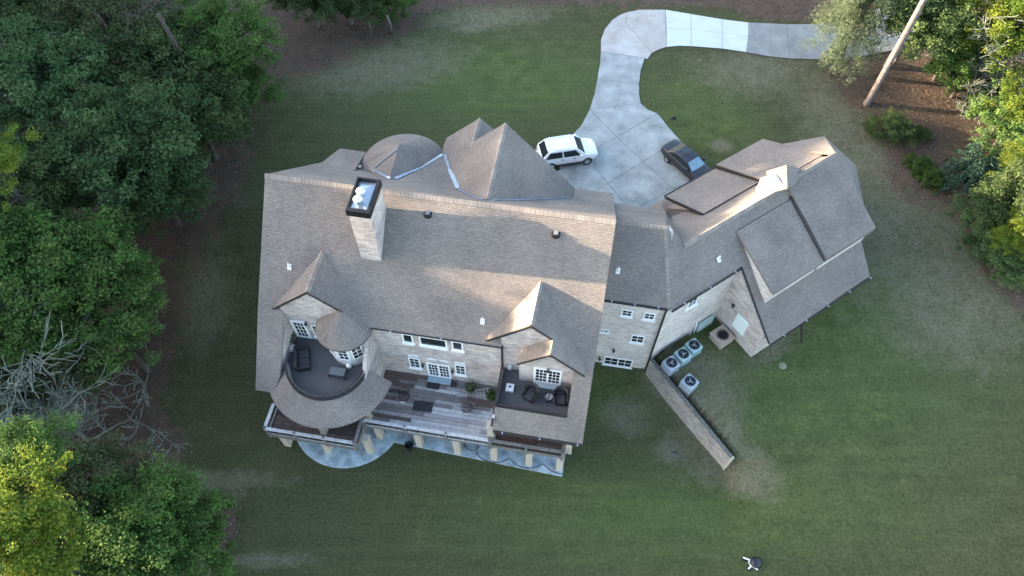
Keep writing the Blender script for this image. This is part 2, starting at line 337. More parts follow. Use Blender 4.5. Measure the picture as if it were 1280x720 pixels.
    g = mix(math_('MULTIPLY', sp.outputs[2], v=.9), grass, lush_light_c)
    dryc = ramp(fine, .3, (.07, .072, .042), .7, (.21, .19, .13))
    clump = noise(3.2, 9, .75)
    cv = math_('ADD', math_('ADD', math_('MULTIPLY', sp.outputs[1], v=.30), math_('MULTIPLY', mid, v=.45)), math_('MULTIPLY', clump, v=.6))
    df = ramp(cv, .60, (0, 0, 0), .88, (1, 1, 1))
    # scattered dry flecks everywhere
    fl = math_('MULTIPLY', ramp(vf, .60, (0, 0, 0), .72, (1, 1, 1)), ramp(mid, .42, (0, 0, 0), .7, (1, 1, 1)))
    df2 = math_('ADD', df, math_('MULTIPLY', fl, v=.35), cl=True)
    g = mix(df2, g, dryc)
    litc = ramp(vf, .3, (.05, .037, .029), .75, (.17, .13, .10))
    litc = mix(1.0, litc, ramp(mid, .3, (.7, .7, .72), .7, (1.2, 1.1, 1.05)), 'MULTIPLY')
    lf = N.nodes.new('ShaderNodeMath'); lf.operation = 'MULTIPLY_ADD'; L(math_('SUBTRACT', mid, v=.5), lf.inputs[0]); lf.inputs[1].default_value = 1.9; L(math_('ADD', sp.outputs[0], math_('MULTIPLY', math_('SUBTRACT', clump, v=.5), v=1.2)), lf.inputs[2])
    lf2 = ramp(lf.outputs[0], .42, (0, 0, 0), .62, (1, 1, 1))
    g = mix(lf2, g, litc)
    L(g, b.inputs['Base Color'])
    bp = N.nodes.new('ShaderNodeBump'); bp.inputs['Strength'].default_value = .8; bp.inputs['Distance'].default_value = .08
    L(math_('ADD', fine, vf), bp.inputs['Height']); L(bp.outputs[0], b.inputs['Normal'])
    me.materials.append(m); me.update()
    o = bpy.data.objects.new('lawn', me); COL.objects.link(o); tag(o, 'sloping green lawn with dry patches and leaf covered forest floor', None, None, 'structure')
build_ground()

# driveway: dark bed plus one slab per joint field
def px_poly(pts, z): return [(at(u, v, z).x, at(u, v, z).y) for u, v in pts]
DZ = 3.06
def inset(poly, d):
    n = len(poly); c = Vector((sum(p[0] for p in poly) / n, sum(p[1] for p in poly) / n)); A = sum(poly[i][0] * poly[(i + 1) % n][1] - poly[(i + 1) % n][0] * poly[i][1] for i in range(n)); s = 1 if A > 0 else -1
    res = []
    for i in range(n):
        p0, p, p1 = Vector(poly[i - 1]), Vector(poly[i]), Vector(poly[(i + 1) % n]); e0 = (p - p0).normalized(); e1 = (p1 - p).normalized()
        n0 = Vector((-e0.y, e0.x)) * s; n1 = Vector((-e1.y, e1.x)) * s; m = (n0 + n1)
        m = m / max(m.length_squared / 2, .5)
        res.append(tuple(p + m * d))
    return res
DW = empty('driveway', (0, 0, 0)); tag(DW, None, None, None, 'structure')
slabs = [
 (CONC_O, [(1120, -6), (1160, 30), (1120, 62), (1080, 70), (1078, 22)]), (CONC_O, [(1078, 22), (1080, 70), (1045, 73), (1020, 74), (988, 73), (983, 30), (1020, 30)]),
 (CONC_O, [(983, 30), (988, 73), (960, 70), (933, 65), (936, 28)]),
 (CONC_N, [(936, 28), (935, 46), (903, 41), (903, 24)]), (CONC_N, [(935, 46), (933, 65), (903, 60.5), (903, 41)]),
 (CONC_N, [(903, 24), (903, 41), (864, 37), (864, 17.5), (885, 21)]), (CONC_N, [(903, 41), (903, 60.5), (864, 57.5), (864, 37)]),
 (CONC_N, [(864, 17.5), (864, 37), (833, 35), (832, 12)]), (CONC_N, [(864, 37), (864, 57.5), (850, 57), (833, 58.5), (833, 35)]),
 (CONC_R, [(832, 12), (833, 58.5), (824, 61.5), (815, 66), (782, 28), (784, 15), (800, 12)]),
 (CONC_R, [(782, 28), (815, 66), (809, 74), (806, 72.5), (751, 64), (751, 50), (756, 36), (766, 24), (776, 18), (784, 15)]),
 (CONC, [(751, 64), (806, 72.5), (801, 88), (799, 105), (746.5, 99), (750, 78)]),
 (CONC, [(746.5, 99), (799, 105), (799, 118), (801, 129), (737, 136.5), (743, 117)]),
 (CONC, [(737, 136.5), (801, 129), (810, 137), (822, 142), (771, 171)]),
 (CONC, [(737, 136.5), (771, 171), (742, 187), (700, 212), (690, 190), (711, 173), (727, 156)]),
 (CONC, [(742, 187), (771, 171), (804, 202), (760, 229), (743, 210)]),
 (CONC, [(771, 171), (822, 142), (835, 158), (849, 174), (804, 202)]),
 (CONC, [(700, 212), (742, 187), (743, 210), (760, 229), (744, 239), (700, 262), (660, 230)]),
 (CONC, [(804, 202), (849, 174), (866, 195), (889, 222), (840, 235)]),
 (CONC, [(804, 202), (840, 235), (789, 265), (760, 229)]),
 (CONC, [(760, 229), (789, 265), (770, 290), (720, 290), (700, 262), (744, 239)]),
 (CONC, [(840, 235), (889, 222), (905, 240), (880, 262), (855, 250)]), (CONC, [(840, 235), (855, 250), (830, 275), (800, 290), (770, 290), (789, 265)]),
]
bed = MB()
for m_, pts in slabs:
    P2 = px_poly(pts, DZ); bed.prism(P2, 2.2, DZ - .03)
bed.build('joint_bed', JOINT, DW)
for m_, pts in slabs:
    MB().prism(inset(px_poly(pts, DZ), .018), 2.6, DZ + random.uniform(-.004, .004)).build('concrete_slab', m_, DW)

# patio under the deck
pt = MB(RM); pp = [(-20.8 + 4.05 * math.cos(a), -6.9 + 4.05 * math.sin(a)) for a in np.linspace(math.radians(175), math.radians(337), 40)]
pt.prism(pp + [(-5.0, -8.95), (-5.0, -4.0), (-24.8, -4.0)], -.3, .10)
o = pt.build('patio', PATIO); tag(o, None, None, None, 'structure'); o.visible_shadow = True

# ================================================================== HOUSE
HO = empty('brick_house', (OX, OY, 0), math.radians(-9.6), 'large pale brick house with steep brown shingle roofs, two turrets and recessed balconies', 'house')
SP = lambda y: 13.73 + .95 * y            # main south slope
NP = lambda y: 17.055 - .95 * y           # main north slope
WSP = lambda y: 9.785 + .95 * y           # wing south slope
WNP = lambda y: 13.775 - .95 * y          # wing north slope
def roof(pts, t=.16, xf=None, m=None): return MB(xf).slab(pts, t).build('roof', m or SHINGLE, HO)
# --- walls (solid bodies under the roofs)
def wall(mb, m=STONE): return mb.build('wall', m, HO)
b = MB().extr([(-4.35, -.5), (-4.35, 9.2), (1.75, 15.1), (11.6, 5.6), (11.6, -.5)], -25.3, -4.55); wall(b, STONE)
b = MB().extr([(0, -.5), (0, 9.25), (3.66, 12.7), (9.3, 7.2), (9.3, -.5)], -4.5, -.35); wall(b, PALE)
# retained front wall of the connector: pale brick skin turning the hip corner
b = MB(RW).extr([(-.15, -.5), (-.15, 9.15), (2.1, 11.45), (8.6, 5.4), (8.6, 2)], 5.6, 16.2); b.box(-.05, 5.6, -.15, 2.2, -.5, 9.15); wall(b, PALE)
b = MB().prism([(-4.0, .03), (-.02, .03), (1.8, 2.6), (-1.2, 3.4), (-4.0, 3.4)], -.5, 9.2); wall(b, PALE)
# strips of solid wall under the porch wings
b = MB().extr([(-4.3, 3.0), (-4.3, SP(-4.3) - .2), (-7.6, SP(-7.6) - .2), (-7.6, 3.0)], -24.45, -24.12); wall(b, STONE)
b = MB().extr([(-4.3, -.4), (-4.3, SP(-4.3) - .2), (-8.1, SP(-8.1) - .2), (-8.1, 5.2), (-6.0, 5.2), (-6.0, -.4)], -5.25, -4.6); wall(b, STONE)
b = MB().box(-9.98, -9.80, -8.0, -4.35, 5.4, 6.35); wall(b, STONE)
# left dormer: gable wall and the round turret room
ZR = 12.45
b = MB().extr([(-24.2, 6.0), (-24.2, 9.95), (-21.85, ZR - .3), (-20.0, 10.4), (-18.8, 9.3), (-18.8, 6.0)], -4.36, -1.0, 'y'); wall(b, STONE)
TC = (-20.1, -4.5)
b = MB().ring([(1.38, 6.0), (1.38, 9.35)], *TC, n=40); wall(b, mat('turret_white_render', (.62, .62, .61), .7, noise=(.5, .5, .5), nscale=3))
b = MB().prism([(-18.95, -4.2), (-18.35, -4.2), (-18.35, -7.0), (-18.6, -7.0)], 3, 6.0); b.extr([(-4.3, 5.9), (-4.3, 9.0), (-4.9, 8.6), (-6.85, 6.7), (-6.85, 5.9)], -18.72, -18.45); wall(b, STONE)
# right dormer: gable wall, stepped forward gable
b = MB().extr([(-9.98, 6.0), (-9.98, 10.2), (-8.1, ZR - .3), (-5.0, 9.1), (-5.0, 6.0)], -4.36, -1.0, 'y'); wall(b, STONE)
b = MB().extr([(-8.72, 6.0), (-8.72, 9.2), (-6.8, 10.95), (-5.0, 9.25), (-5.0, 6.0)], -5.0, -3.9, 'y'); wall(b, STONE)
# north gables and front turret
b = MB().extr([(-16.7, 2.4), (-16.7, 9.3), (-12.1, 13.8), (-7.4, 9.3), (-7.4, 2.4)], 3, 9.1, 'y'); wall(b, STONE)
b = MB().extr([(-16.7, 2.4), (-16.7, 9.4), (-14.4, 11.6), (-12.1, 9.4), (-12.1, 2.4)], 9, 11.6, 'y'); wall(b, STONE)
b = MB().ring([(2.7, 2.4), (2.7, 9.6)], -19.5, 9.1, n=36); wall(b, STONE)
# wing: garden room under the lean-to, shed dormer cheeks, north sheds, octagon end
b = MB(RW).extr([(0, 2.0), (0, WSP(0) - .3), (-4.05, WSP(-4.05) - .3), (-4.05, 2.0)], 6.12, 15.9); wall(b, STONE)
b = MB(RW).extr([(0, 7.0), (1.2, 10.8), (-2.62, 8.6), (-2.62, 6.9)], 6.9, 11.55); wall(b, PALE)
b = MB(RW).extr([(0, 7.0), (2.0, 11.6), (-2.62, 8.4), (-2.62, 6.9)], 11.8, 16.4); wall(b, PALE)
b = MB(RW).extr([(2.1, 7.0), (4.2, 9.6), (7.6, 7.5), (8.0, 6), (7.8, 2.4), (2.1, 2.4)], 7.25, 16.4); wall(b, STONE)
EO = [(16.4, 7.7), (17.4, 6.8), (20.4, 5.4), (20.25, 2.4), (18.0, -.3), (15, -1.5), (12, 2), (12, 6)]
b = MB(RW).prism(EO, 2.3, 7.9); wall(b, STONE)

# --- roofs
R_ = -25.75; E_ = -4.1
xs_l = -24.0
roof([(R_, 1.75, 15.39), (E_, 1.75, 15.39), (E_, -3.8, SP(-3.8)), (R_, -3.8, SP(-3.8))])
for xa, xb in ((R_, -24.1), (-19.2, -9.95), (-5.7, E_)): roof([(xa, -3.8, SP(-3.8)), (xb, -3.8, SP(-3.8)), (xb, -4.55, SP(-4.55)), (xa, -4.55, SP(-4.55))])
roof([(R_, -4.55, SP(-4.55)), (xs_l, -4.55, SP(-4.55)), (xs_l, -7.45, SP(-7.45)), (-24.35, -8.4, SP(-8.4)), (-25.62, -8.4, SP(-8.4))])
roof([(-5.3, -4.55, SP(-4.55)), (E_, -4.55, SP(-4.55)), (E_, -8.5, SP(-8.5)), (-5.3, -8.5, SP(-8.5))])
roof([(-9.85, -7.4, SP(-7.4)), (-5.3, -7.4, SP(-7.4)), (-5.3, -8.5, SP(-8.5)), (-9.85, -8.5, SP(-8.5))])
roof([(R_, 1.75, 15.39), (-25.9, 8.8, NP(8.8)), (-17, 8.8, NP(8.8)), (-17, 1.75, 15.39)])
roof([(-17, 1.75, 15.39), (-17, 6.0, NP(6)), (-7.0, 12.0, NP(12)), (E_, 12.2, NP(12.2)), (E_, 1.75, 15.39)])
# low pitched front roofs either side of the round tower
mp = lambda u, v, z: RM.inverted() @ at(u, v, z)
a1, a2, a3, a4 = mp(401, 204, 8.72), mp(442, 214, 10.42), mp(457.5, 190, 8.9), mp(425, 185.5, 7.6)
roof([a1, a2, a4], .2); roof([a2 + Vector((0, 0, .001)), a3, a4], .2)
roof([(-19.3, 5.35, 11.97), (-14.4, 5.2, 12.1), (-16.6, 11.2, 9.2), (-17.6, 10.6, 9.4)], .3)
# front tower cone with its saddle back to the main slope
cone = MB()
def conemb(cx, cy, r, z0, apex, n=48, a0=0, a1=2 * math.pi, mb=None, steps=1):
    mb = mb or MB()
    P = [(cx + r * math.cos(a0 + (a1 - a0) * i / n), cy + r * math.sin(a0 + (a1 - a0) * i / n), z0) for i in range(n + 1)]
    mb.add([apex] + P + [(p[0], p[1], p[2] - .14) for p in P], [(0, i + 1, i + 2) for i in range(n)] + [(i + 1, i + n + 2, i + n + 3, i + 2) for i in range(n)], False); return mb
conemb(-19.55, 9.0, 3.12, 9.35, (-19.45, 8.6, 11.95), mb=cone); o = cone.build('roof', SHINGLE, HO)
def cone_uv(o, cx, cy, r, slant):
    uv = o.data.uv_layers[0].data
    for p in o.data.polygons:
        ps = [o.data.vertices[o.data.loops[li].vertex_index].co for li in p.loop_indices]
        ang = [math.atan2(q.y - cy, q.x - cx) for q in ps]; d = [math.hypot(q.x - cx, q.y - cy) for q in ps]
        am = sum(a for a, dd in zip(ang, d) if dd > .6 * r) / max(1, sum(dd > .6 * r for dd in d))
        for li, a, dd in zip(p.loop_indices, ang, d): uv[li].uv = ((a if dd > .6 * r else am) * r, -dd * slant)
cone_uv(o, -19.55, 9.0, 3.1, 1.3)
roof([(-19.45, 8.6, 11.95), (-19.35, 5.3, 11.98), (-20.6, 6.0, 11.0), (-22.0, 8.2, 9.9)], .2)
roof([(-19.45, 8.6, 11.97), (-19.35, 5.3, 12.0), (-17.6, 7.6, 10.75), (-17.0, 10.9, 9.4)], .2)
# big north gable
g1, g2 = (-12.1, 2.6, 14.25), (-12.1, 9.65, 14.25)
roof([g1, g2, (-6.95, 8.9, 9.36), (-6.95, 7.6, 9.36)]); roof([g1, g2, (-17.15, 9.6, 9.45), (-17.15, 7.0, 9.45)])
roof([(-14.4, 8, 12.0), (-14.4, 12.0, 12.0), (-11.75, 12.0, 9.5), (-11.75, 8, 9.5)]); roof([(-14.4, 8, 12.0), (-14.4, 12.0, 12.0), (-17.05, 12.0, 9.5), (-17.15, 8, 9.45)])
# connector and hip
hipT = (-.9, 3.66, 13.0)
roof([(-4.4, 3.66, 13.0), hipT, (.12, -.05, 9.5), (-4.4, -.05, 9.5)])
VV = (-.14, 9.93, 6.95); R0 = (.508, 3.35, 11.8)
roof([(-4.4, 3.66, 13.0), hipT, VV, (-4.4, 9.93, 7.04)]); roof([hipT, R0, VV], .3)
def w2m(p): q = RW @ Vector(p); return q
def m2w(p): return RW.inverted() @ Vector(p)
hw = m2w(hipT); e0 = m2w((.12, -.05, 9.5))
def wz(x, y): return (x, y, WSP(y))
roof([(hw.x, hw.y, hw.z), (e0.x, e0.y, e0.z), wz(.3, -.3), wz(6.25, -.3), wz(16.5, -.3), wz(16.3, 2.1), wz(2.66, 2.1)], .16, RW)
roof([wz(6.25, -.3), wz(16.6, -.3), wz(16.15, -4.6), wz(6.25, -4.6)], .16, RW)
roof([(2.66, 2.1, 11.78), (16.4, 2.1, 11.78), (16.0, 8.9, WNP(8.9)), (7.8, 8.9, WNP(8.9)), (6.68, 7.35, WNP(7.35))], .16, RW)
roof([(5.2, 6.4, WNP(6.4)), (9.5, 5.6, WNP(5.6)), (9.8, 9.45, WNP(9.45)), (4.6, 9.45, WNP(9.45))], .16, RW)
# south shed dormers
roof([(6.72, 1.35, 11.1), (11.62, 1.35, 11.1), (11.62, -2.85, 8.75), (6.95, -2.85, 8.75)], .2, RW)
roof([(11.68, 2.3, 12.05), (16.42, 2.3, 12.05), (16.9, -2.75, 8.62), (12.0, -2.75, 8.62)], .42, RW)
# north shed dormers
roof([(6.75, 4.2, 9.95), (11.85, 4.2, 9.95), (11.95, 8.0, 7.75), (7.05, 8.0, 7.75)], .25, RW)
roof([(11.8, 3.1, 10.92), (16.6, 3.1, 10.92), (16.75, 8.1, 8.05), (11.95, 8.1, 8.1)], .3, RW)
# half octagon end roof
ap = Vector((16.42, 2.2, 11.95)); ring_ = [(16.4, 8.2, 7.3), (17.57, 7.15, 7.75), (20.95, 5.7, 8.0), (20.75, 2.3, 8.0), (18.35, -.7, 8.0), (16.9, -2.4, 8.0)]
for i in range(5): roof([ap + Vector((0, 0, .002 * i)), Vector(ring_[i]), Vector(ring_[i + 1])], .2, RW)
# little ridge gable on the wing
cg = [(9.75, .75), (11.35, .75), (11.35, 2.4), (9.75, 2.4)]
wp = lambda u, v, z: RW.inverted() @ (RM.inverted() @ at(u, v, z))
q1, q2, ql1, ql2, qr1, qr2 = wp(984, 235, 12.75), wp(983.5, 206, 12.75), wp(969, 239, 12.0), wp(958, 214, 11.9), wp(996, 229, 12.1), wp(1002, 211, 11.9)
roof([q1, q2, ql2, ql1], .1, RW); roof([q1, q2, qr2, qr1], .1, RW)
b = MB(RW); dn = Vector((0, .12, 0)); bk = Vector((0, 1.3, 0)); lo = Vector((0, 0, -1.6)); A, B_, C_ = q1 + dn + Vector((0, 0, -.1)), ql1 + dn + Vector((.12, 0, -.12)), qr1 + dn + Vector((-.12, 0, -.12))
b.add([A, B_, B_ + lo, C_ + lo, C_] + [p + bk for p in (A, B_, B_ + lo, C_ + lo, C_)], [(0, 1, 2, 3, 4), (9, 8, 7, 6, 5)] + [(k, k + 5, (k + 1) % 5 + 5, (k + 1) % 5) for k in range(5)]); wall(b, mat('white_siding', (.66, .64, .61), .7))  # front wall of the little ridge gable, plain white
# left south dormer + turret cone
roof([(-21.82, -4.35, ZR), (-21.8, -1.2, ZR), (-24.68, -4.02, 9.72), (-24.68, -4.4, 9.72)], .14)
roof([(-21.82, -4.4, ZR + .002), (-21.8, -1.2, ZR + .002), (-18.25, -4.7, 9.1), (-18.25, -4.78, 9.1), (-20.1, -4.42, 10.83)], .14)
cn = conemb(TC[0], TC[1], 1.84, 9.08, (TC[0], TC[1] + .02, 10.84), n=40, a0=math.radians(150), a1=math.radians(365)); o = cn.build('roof', SHINGLE, HO); cone_uv(o, TC[0], TC[1], 1.84, 1.38)
# ring roof over the round porch
RC = (-21.2, -6.05)
a0, a1 = math.radians(200), math.radians(356)
rr = MB().ring([(2.78, 6.45), (2.78, 6.62), (4.2, 5.62), (4.2, 5.46), (2.78, 6.45)], *RC, n=44, a0=a0, a1=a1, smooth=False); o = rr.build('roof', SHINGLE, HO)
uv = o.data.uv_layers[0].data
for p in o.data.polygons:
    for li in p.loop_indices:
        q = o.data.vertices[o.data.loops[li].vertex_index].co; a = math.atan2(q.y - RC[1], q.x - RC[0]) % (2 * math.pi)
        uv[li].uv = (a * 3.5, -math.hypot(q.x - RC[0], q.y - RC[1]) * 1.22)
# right south dormer
roof([(-8.15, -4.4, ZR), (-8.05, -1.2, ZR), (-10.85, -4.0, 9.8), (-10.85, -4.42, 9.8)], .14)
roof([(-8.15, -4.4, ZR + .002), (-8.05, -1.2, ZR + .002), (-4.55, -4.55, 9.03), (-4.55, -5.45, 9.03), (-6.8, -5.45, 11.17), (-6.8, -4.4, 11.17)], .14)
roof([(-6.8, -5.45, 11.165), (-6.8, -4.0, 11.165), (-8.75, -4.0, 9.32), (-8.75, -5.45, 9.32)], .14)

# --- ridge caps, flashings, gutters
def cap(a, b, xf=None, w=.34, m=RIDGE):
    a = Vector(a); b = Vector(b); mb = MB(xf); d = (b - a); L = d.length; d.normalize(); s = Vector((d.y, -d.x, 0)).normalized()
    dz = Vector((0, 0, 1)); p = []
    for q in (a, b): p += [q - s * w / 2 - dz * w * .40, q + dz * .07, q + s * w / 2 - dz * w * .40]
    p += [x - dz * .05 for x in p]
    mb.add(p, [(0, 1, 4, 3), (1, 2, 5, 4), (6, 9, 10, 7), (7, 10, 11, 8), (0, 3, 9, 6), (2, 8, 11, 5), (0, 6, 7, 1), (1, 7, 8, 2), (3, 4, 10, 9), (4, 5, 11, 10)])
    o = mb.build('ridge_cap', m, HO)
    uv = o.data.uv_layers[0].data; T = (xf or Matrix.Identity(4)).to_3x3()
    dd = (T @ d)
    for lp, u in zip(o.data.loops, uv): c = o.data.vertices[lp.vertex_index].co; u.uv = (c.dot(dd), .5)
    return o
cap((R_, 1.75, 15.41), (E_, 1.75, 15.41), w=.4); cap((-12.1, 3.0, 14.27), (-12.1, 9.6, 14.27)); cap((-14.4, 9, 12.02), (-14.4, 11.95, 12.02))
cap((-4.1, 3.66, 13.02), (-.75, 3.66, 13.02)); cap((-.9, 3.66, 13.02), (.12, -.05, 9.52), w=.4)
cap((2.66, 2.1, 11.82), (9.6, 2.1, 11.82), RW); cap((11.4, 2.2, 12.05), (16.4, 2.2, 12.07), RW); 
cap((-21.82, -4.35, ZR + .02), (-21.8, -1.35, ZR + .02)); cap((-8.15, -4.38, ZR + .02), (-8.05, -1.35, ZR + .02)); cap((-6.8, -5.4, 11.19), (-6.8, -4.5, 11.19), w=.2)
from mathutils.bvhtree import BVHTree
def roof_bvh():
    vs, fs = [], []
    for o in HO.children:
        if o.name.startswith('roof'):
            b0 = len(vs); vs += [RM @ v.co for v in o.data.vertices]; fs += [tuple(b0 + i for i in p.vertices) for p in o.data.polygons]
    return BVHTree.FromPolygons(vs, fs)
BVH = roof_bvh()
def flash(px, w=.34):
    """metal strip lying on the roof along a valley (measured on the roof surface)"""
    mb = MB(RM.inverted()); pts = []
    for (u0, v0), (u1, v1) in zip(px[:-1], px[1:]):
        for k in range(7):
            t = k / 6; o_ = Vector((0, 0, H)); h = BVH.ray_cast(o_, (at(u0 + (u1 - u0) * t, v0 + (v1 - v0) * t, 0) - o_).normalized())
            if h[0]: pts.append((h[0] + h[1] * .05 * (1 if h[1].z > 0 else -1), h[1]))
    for (a, na), (b_, nb_) in zip(pts[:-1], pts[1:]):
        if .05 < (b_ - a).length < 1.6: mb.bar(a, b_ + (b_ - a).normalized() * .03, w * random.uniform(.8, 1.15), .04, up=tuple(na))
    return mb.build('valley_flashing', METALV, HO)
flash([(494, 224), (525, 210), (553, 194)]); flash([(557, 194), (562, 212), (572, 236)], .3); flash([(573, 237), (588, 245), (603, 250)], .2)
flash([(616, 251), (665, 250), (714, 248)], .14); flash([(468, 213), (487, 223)], .16); flash([(469, 210), (497, 187)], .12)
def bar(name, m, segs, xf=None, w=.12, h=.12):
    mb = MB(xf)
    for a, b_ in segs: mb.bar(a, b_, w, h)
    return mb.build(name, m, HO)
bar('gutter', DARKM, [((-18.3, -4.60, 9.40), (-10.0, -4.60, 9.40))], None, .08, .08); bar('gutter', DARKM, [((-4.05, -.13, 9.42), (.1, -.13, 9.42))])
bar('gutter', DARKM, [((.15, -.4, 9.36), (6.2, -.4, 9.36))], RW); bar('gutter', DARKM, [((6.25, -4.72, 5.28), (16.15, -4.72, 5.28))], RW)
bar('gutter', DARKM, [((-9.8, -8.6, 5.55), (-4.15, -8.6, 5.55))]); bar('gutter', DARKM, [((7.0, 8.1, 7.65), (11.95, 8.1, 7.65))], RW)
for a, b_, xf in [((-17, -4.7, 9.42), (-10.5, -4.7, 9.42), None), ((-3.5, -.18, 9.5), (-.5, -.18, 9.5), None), ((1.2, -.46, 9.44), (5.6, -.46, 9.44), RW), ((7.5, -4.8, 5.36), (16.1, -4.8, 5.36), RW), ((-9.2, -8.68, 5.62), (-4.4, -8.68, 5.62), None)]:
    mb = MB(xf); a = Vector(a); b_ = Vector(b_); n = max(3, int((b_ - a).length / 1.7))
    for i in range(n): p = a.lerp(b_, i / (n - 1)); mb.box(p.x - .035, p.x + .035, p.y - .03, p.y + .14, p.z - .02, p.z + .02)
    o = mb.build('gutter_bracket', SILVER, HO); o['kind'] = 'stuff'
bar('downpipe', DARKM, [((.02, -.12, 0), (.02, -.12, 9.3))], None, .14); bar('downpipe', DARKM, [((-9.9, -4.5, 6.2), (-9.9, -4.5, 9.3)), ((-9.9, -4.5, 6.9), (-9.9, -8.5, 6.15))], None, .13)
bar('downpipe', DARKM, [((9.4, -5.4, 3.4), (9.3, -4.7, 5.2))], RW, .12)
# rakes of the south dormers (dark fascia lines)
for seg in ([((-24.7, -4.43, 9.66), (-21.82, -4.43, 12.4)), ((-21.82, -4.43, 12.4), (-19.95, -4.43, 10.62))], [((-10.9, -4.45, 9.72), (-8.15, -4.45, 12.37)), ((-8.15, -4.45, 12.37), (-6.8, -4.45, 11.1))], [((-8.78, -5.48, 9.25), (-6.8, -5.48, 11.1)), ((-6.8, -5.48, 11.1), (-4.6, -5.48, 9.0))]):
    bar('fascia', DARKM, seg, None, .05, .14)
bar('fascia', DARKM, [((6.2, -.3, WSP(-.3) - .08), (6.2, -4.62, WSP(-4.62) - .08))], RW, .05, .16)

bar('fascia', DARKM, [((11.66, 1.5, 11.22), (11.66, -2.8, 8.82))], RW, .1, .22); bar('fascia', DARKM, [((11.86, 3.9, 10.28), (11.92, 8.05, 7.9))], RW, .12, .2); bar('fascia', DARKM, [((6.72, 4.2, 9.82), (7.02, 8.0, 7.62))], RW, .1, .22)
# --- chimney
CH = MB().box(-19.25, -17.98, -1.42, .95, 11.8, 16.75).build('chimney', STONE, HO)
MB().box(-19.33, -17.9, -1.5, 1.03, 16.75, 17.0).build('chimney_cap', BLACK, CH, .02)
mb = MB(); mb.box(-19.33, -19.2, -1.5, 1.03, 17.0, 17.25); mb.box(-18.12, -17.9, -1.5, 1.03, 17.0, 17.25); mb.box(-19.2, -18.12, -1.5, -1.25, 17.0, 17.25); mb.box(-19.2, -18.12, .9, 1.03, 17.0, 17.25); mb.build('chimney_rim', BLACK, CH, .02)
mb = MB(); mb.add([(-19.2, -1.2, 17.02), (-18.12, -1.25, 17.02), (-18.12, .9, 17.02), (-19.2, .9, 17.02), (-18.85, -.1, 17.2), (-18.75, .2, 17.2)], [(0, 1, 4), (1, 2, 5, 4), (2, 3, 5), (3, 0, 4, 5)]); mb.build('chimney_flashing', mat('galvanised_sheet', (.42, .47, .52), .35, .7), CH)
for yy in (-.75, -.15):
    f = MB().ring([(.17, 17.0), (.17, 17.5)], -18.75, yy, n=16).build('flue', SILVER, CH)
    MB().ring([(0, 17.62), (.27, 17.5), (.27, 17.44), (0, 17.44)], -18.75, yy, n=18).build('flue_cap', mat('pale_zinc', (.62, .68, .72), .4, .5), CH)
# roof vents
for x, y in ((-15.36, .95), (-7.51, .83)):
    z = SP(y); v = MB().ring([(.26, z - .1), (.26, z + .1), (.22, z + .13), (0, z + .15)], x, y, n=18).build('roof_vent', BLACK, HO)
    MB().box(x - .14, x + .14, y - .14, y + .14, z + .13, z + .22).build('vent_cap', mat('vent_grey', (.2, .2, .21), .5), v, .02)
def pipe(x, y, z, xf=None):
    mb = MB(xf); mb.slab([(x - .13, y - .15, z - .12), (x + .13, y - .15, z - .12), (x + .13, y + .12, z + .14), (x - .13, y + .12, z + .14)], .03); o = mb.build('vent_pipe', WHITEM, HO)
    mb = MB(xf); mb.tube([(x, y, z - .05), (x, y, z + .38)], .055, 10); mb.build('pipe', WHITEM, o)
pipe(-23.82, -2.3, 11.6); pipe(-11.28, -3.5, 10.45); pipe(-3.4, 1.36, 10.84); pipe(4.7, .6, 10.4, RW)

# --- windows and doors, facing local -Y
def window(xf, x0, x1, z0, z1, y, nx=2, nz=2, name='window', fw=.09, sill=True, lintel=False, double=False, m=WHITE, open_=False):
    mb = MB(xf); yo = y - .07
    mb.box(x0, x0 + fw, yo, y + .02, z0, z1); mb.box(x1 - fw, x1, yo, y + .02, z0, z1)
    mb.box(x0 + fw, x1 - fw, yo, y + .02, z0, z0 + fw); mb.box(x0 + fw, x1 - fw, yo, y + .02, z1 - fw, z1)
    segs = [(x0 + fw, x1 - fw)]
    if double:
        c = (x0 + x1) / 2; mb.box(c - fw / 2, c + fw / 2, yo, y + .02, z0 + fw, z1 - fw); segs = [(x0 + fw, c - fw / 2), (c + fw / 2, x1 - fw)]
    for a, b_ in segs:
        for i in range(1, nx): xx = a + (b_ - a) * i / nx; mb.box(xx - .018, xx + .018, yo + .02, y - .012, z0 + fw, z1 - fw)
        for i in range(1, nz): zz = z0 + fw + (z1 - z0 - 2 * fw) * i / nz; mb.box(a, b_, yo + .025, y - .014, zz - .022, zz + .022)
    if sill: mb.box(x0 - .08, x1 + .08, y - .16, y + .02, z0 - .09, z0 - .002)
    o = mb.build(name, m, HO)
    for a, b_ in segs:
        g = MB(xf); g.box(a, b_, y - .03, y - .008, z0 + fw, z1 - fw); g.build('pane', GLASS, o)
    if lintel: l = MB(xf); l.box(x0 + .02, x1 - .02, y - .05, y + .01, z1 + .25, z1 + .36); l.build('lintel', WHITE, o)
    return o
Y0 = -4.352; I = Matrix.Identity(4)
for x0, x1 in ((-16.42, -15.72), (-15.3, -13.5), (-13.18, -12.45)):
    window(I, x0, x1, 7.8, 8.92, Y0, 1, 1, sill=True); MB().box(x0 + .03, x1 - .03, Y0 - .06, Y0 + .02, 7.45, 7.56).build('brick_ledge', WHITE, HO)
for x0, x1 in ((-16.4, -15.62), (-13.2, -12.45)): window(I, x0, x1, 4.15, 5.6, Y0, 2, 3, lintel=True)
d = window(I, -15.2, -13.55, 3.25, 5.2, Y0, 3, 4, 'patio_door', .14, False, False, True)
MB().box(-15.2, -13.55, Y0 - .45, Y0 + .01, 3.0, 3.2).build('door_step', mat('blue_grey_step', (.26, .33, .38), .8), HO)
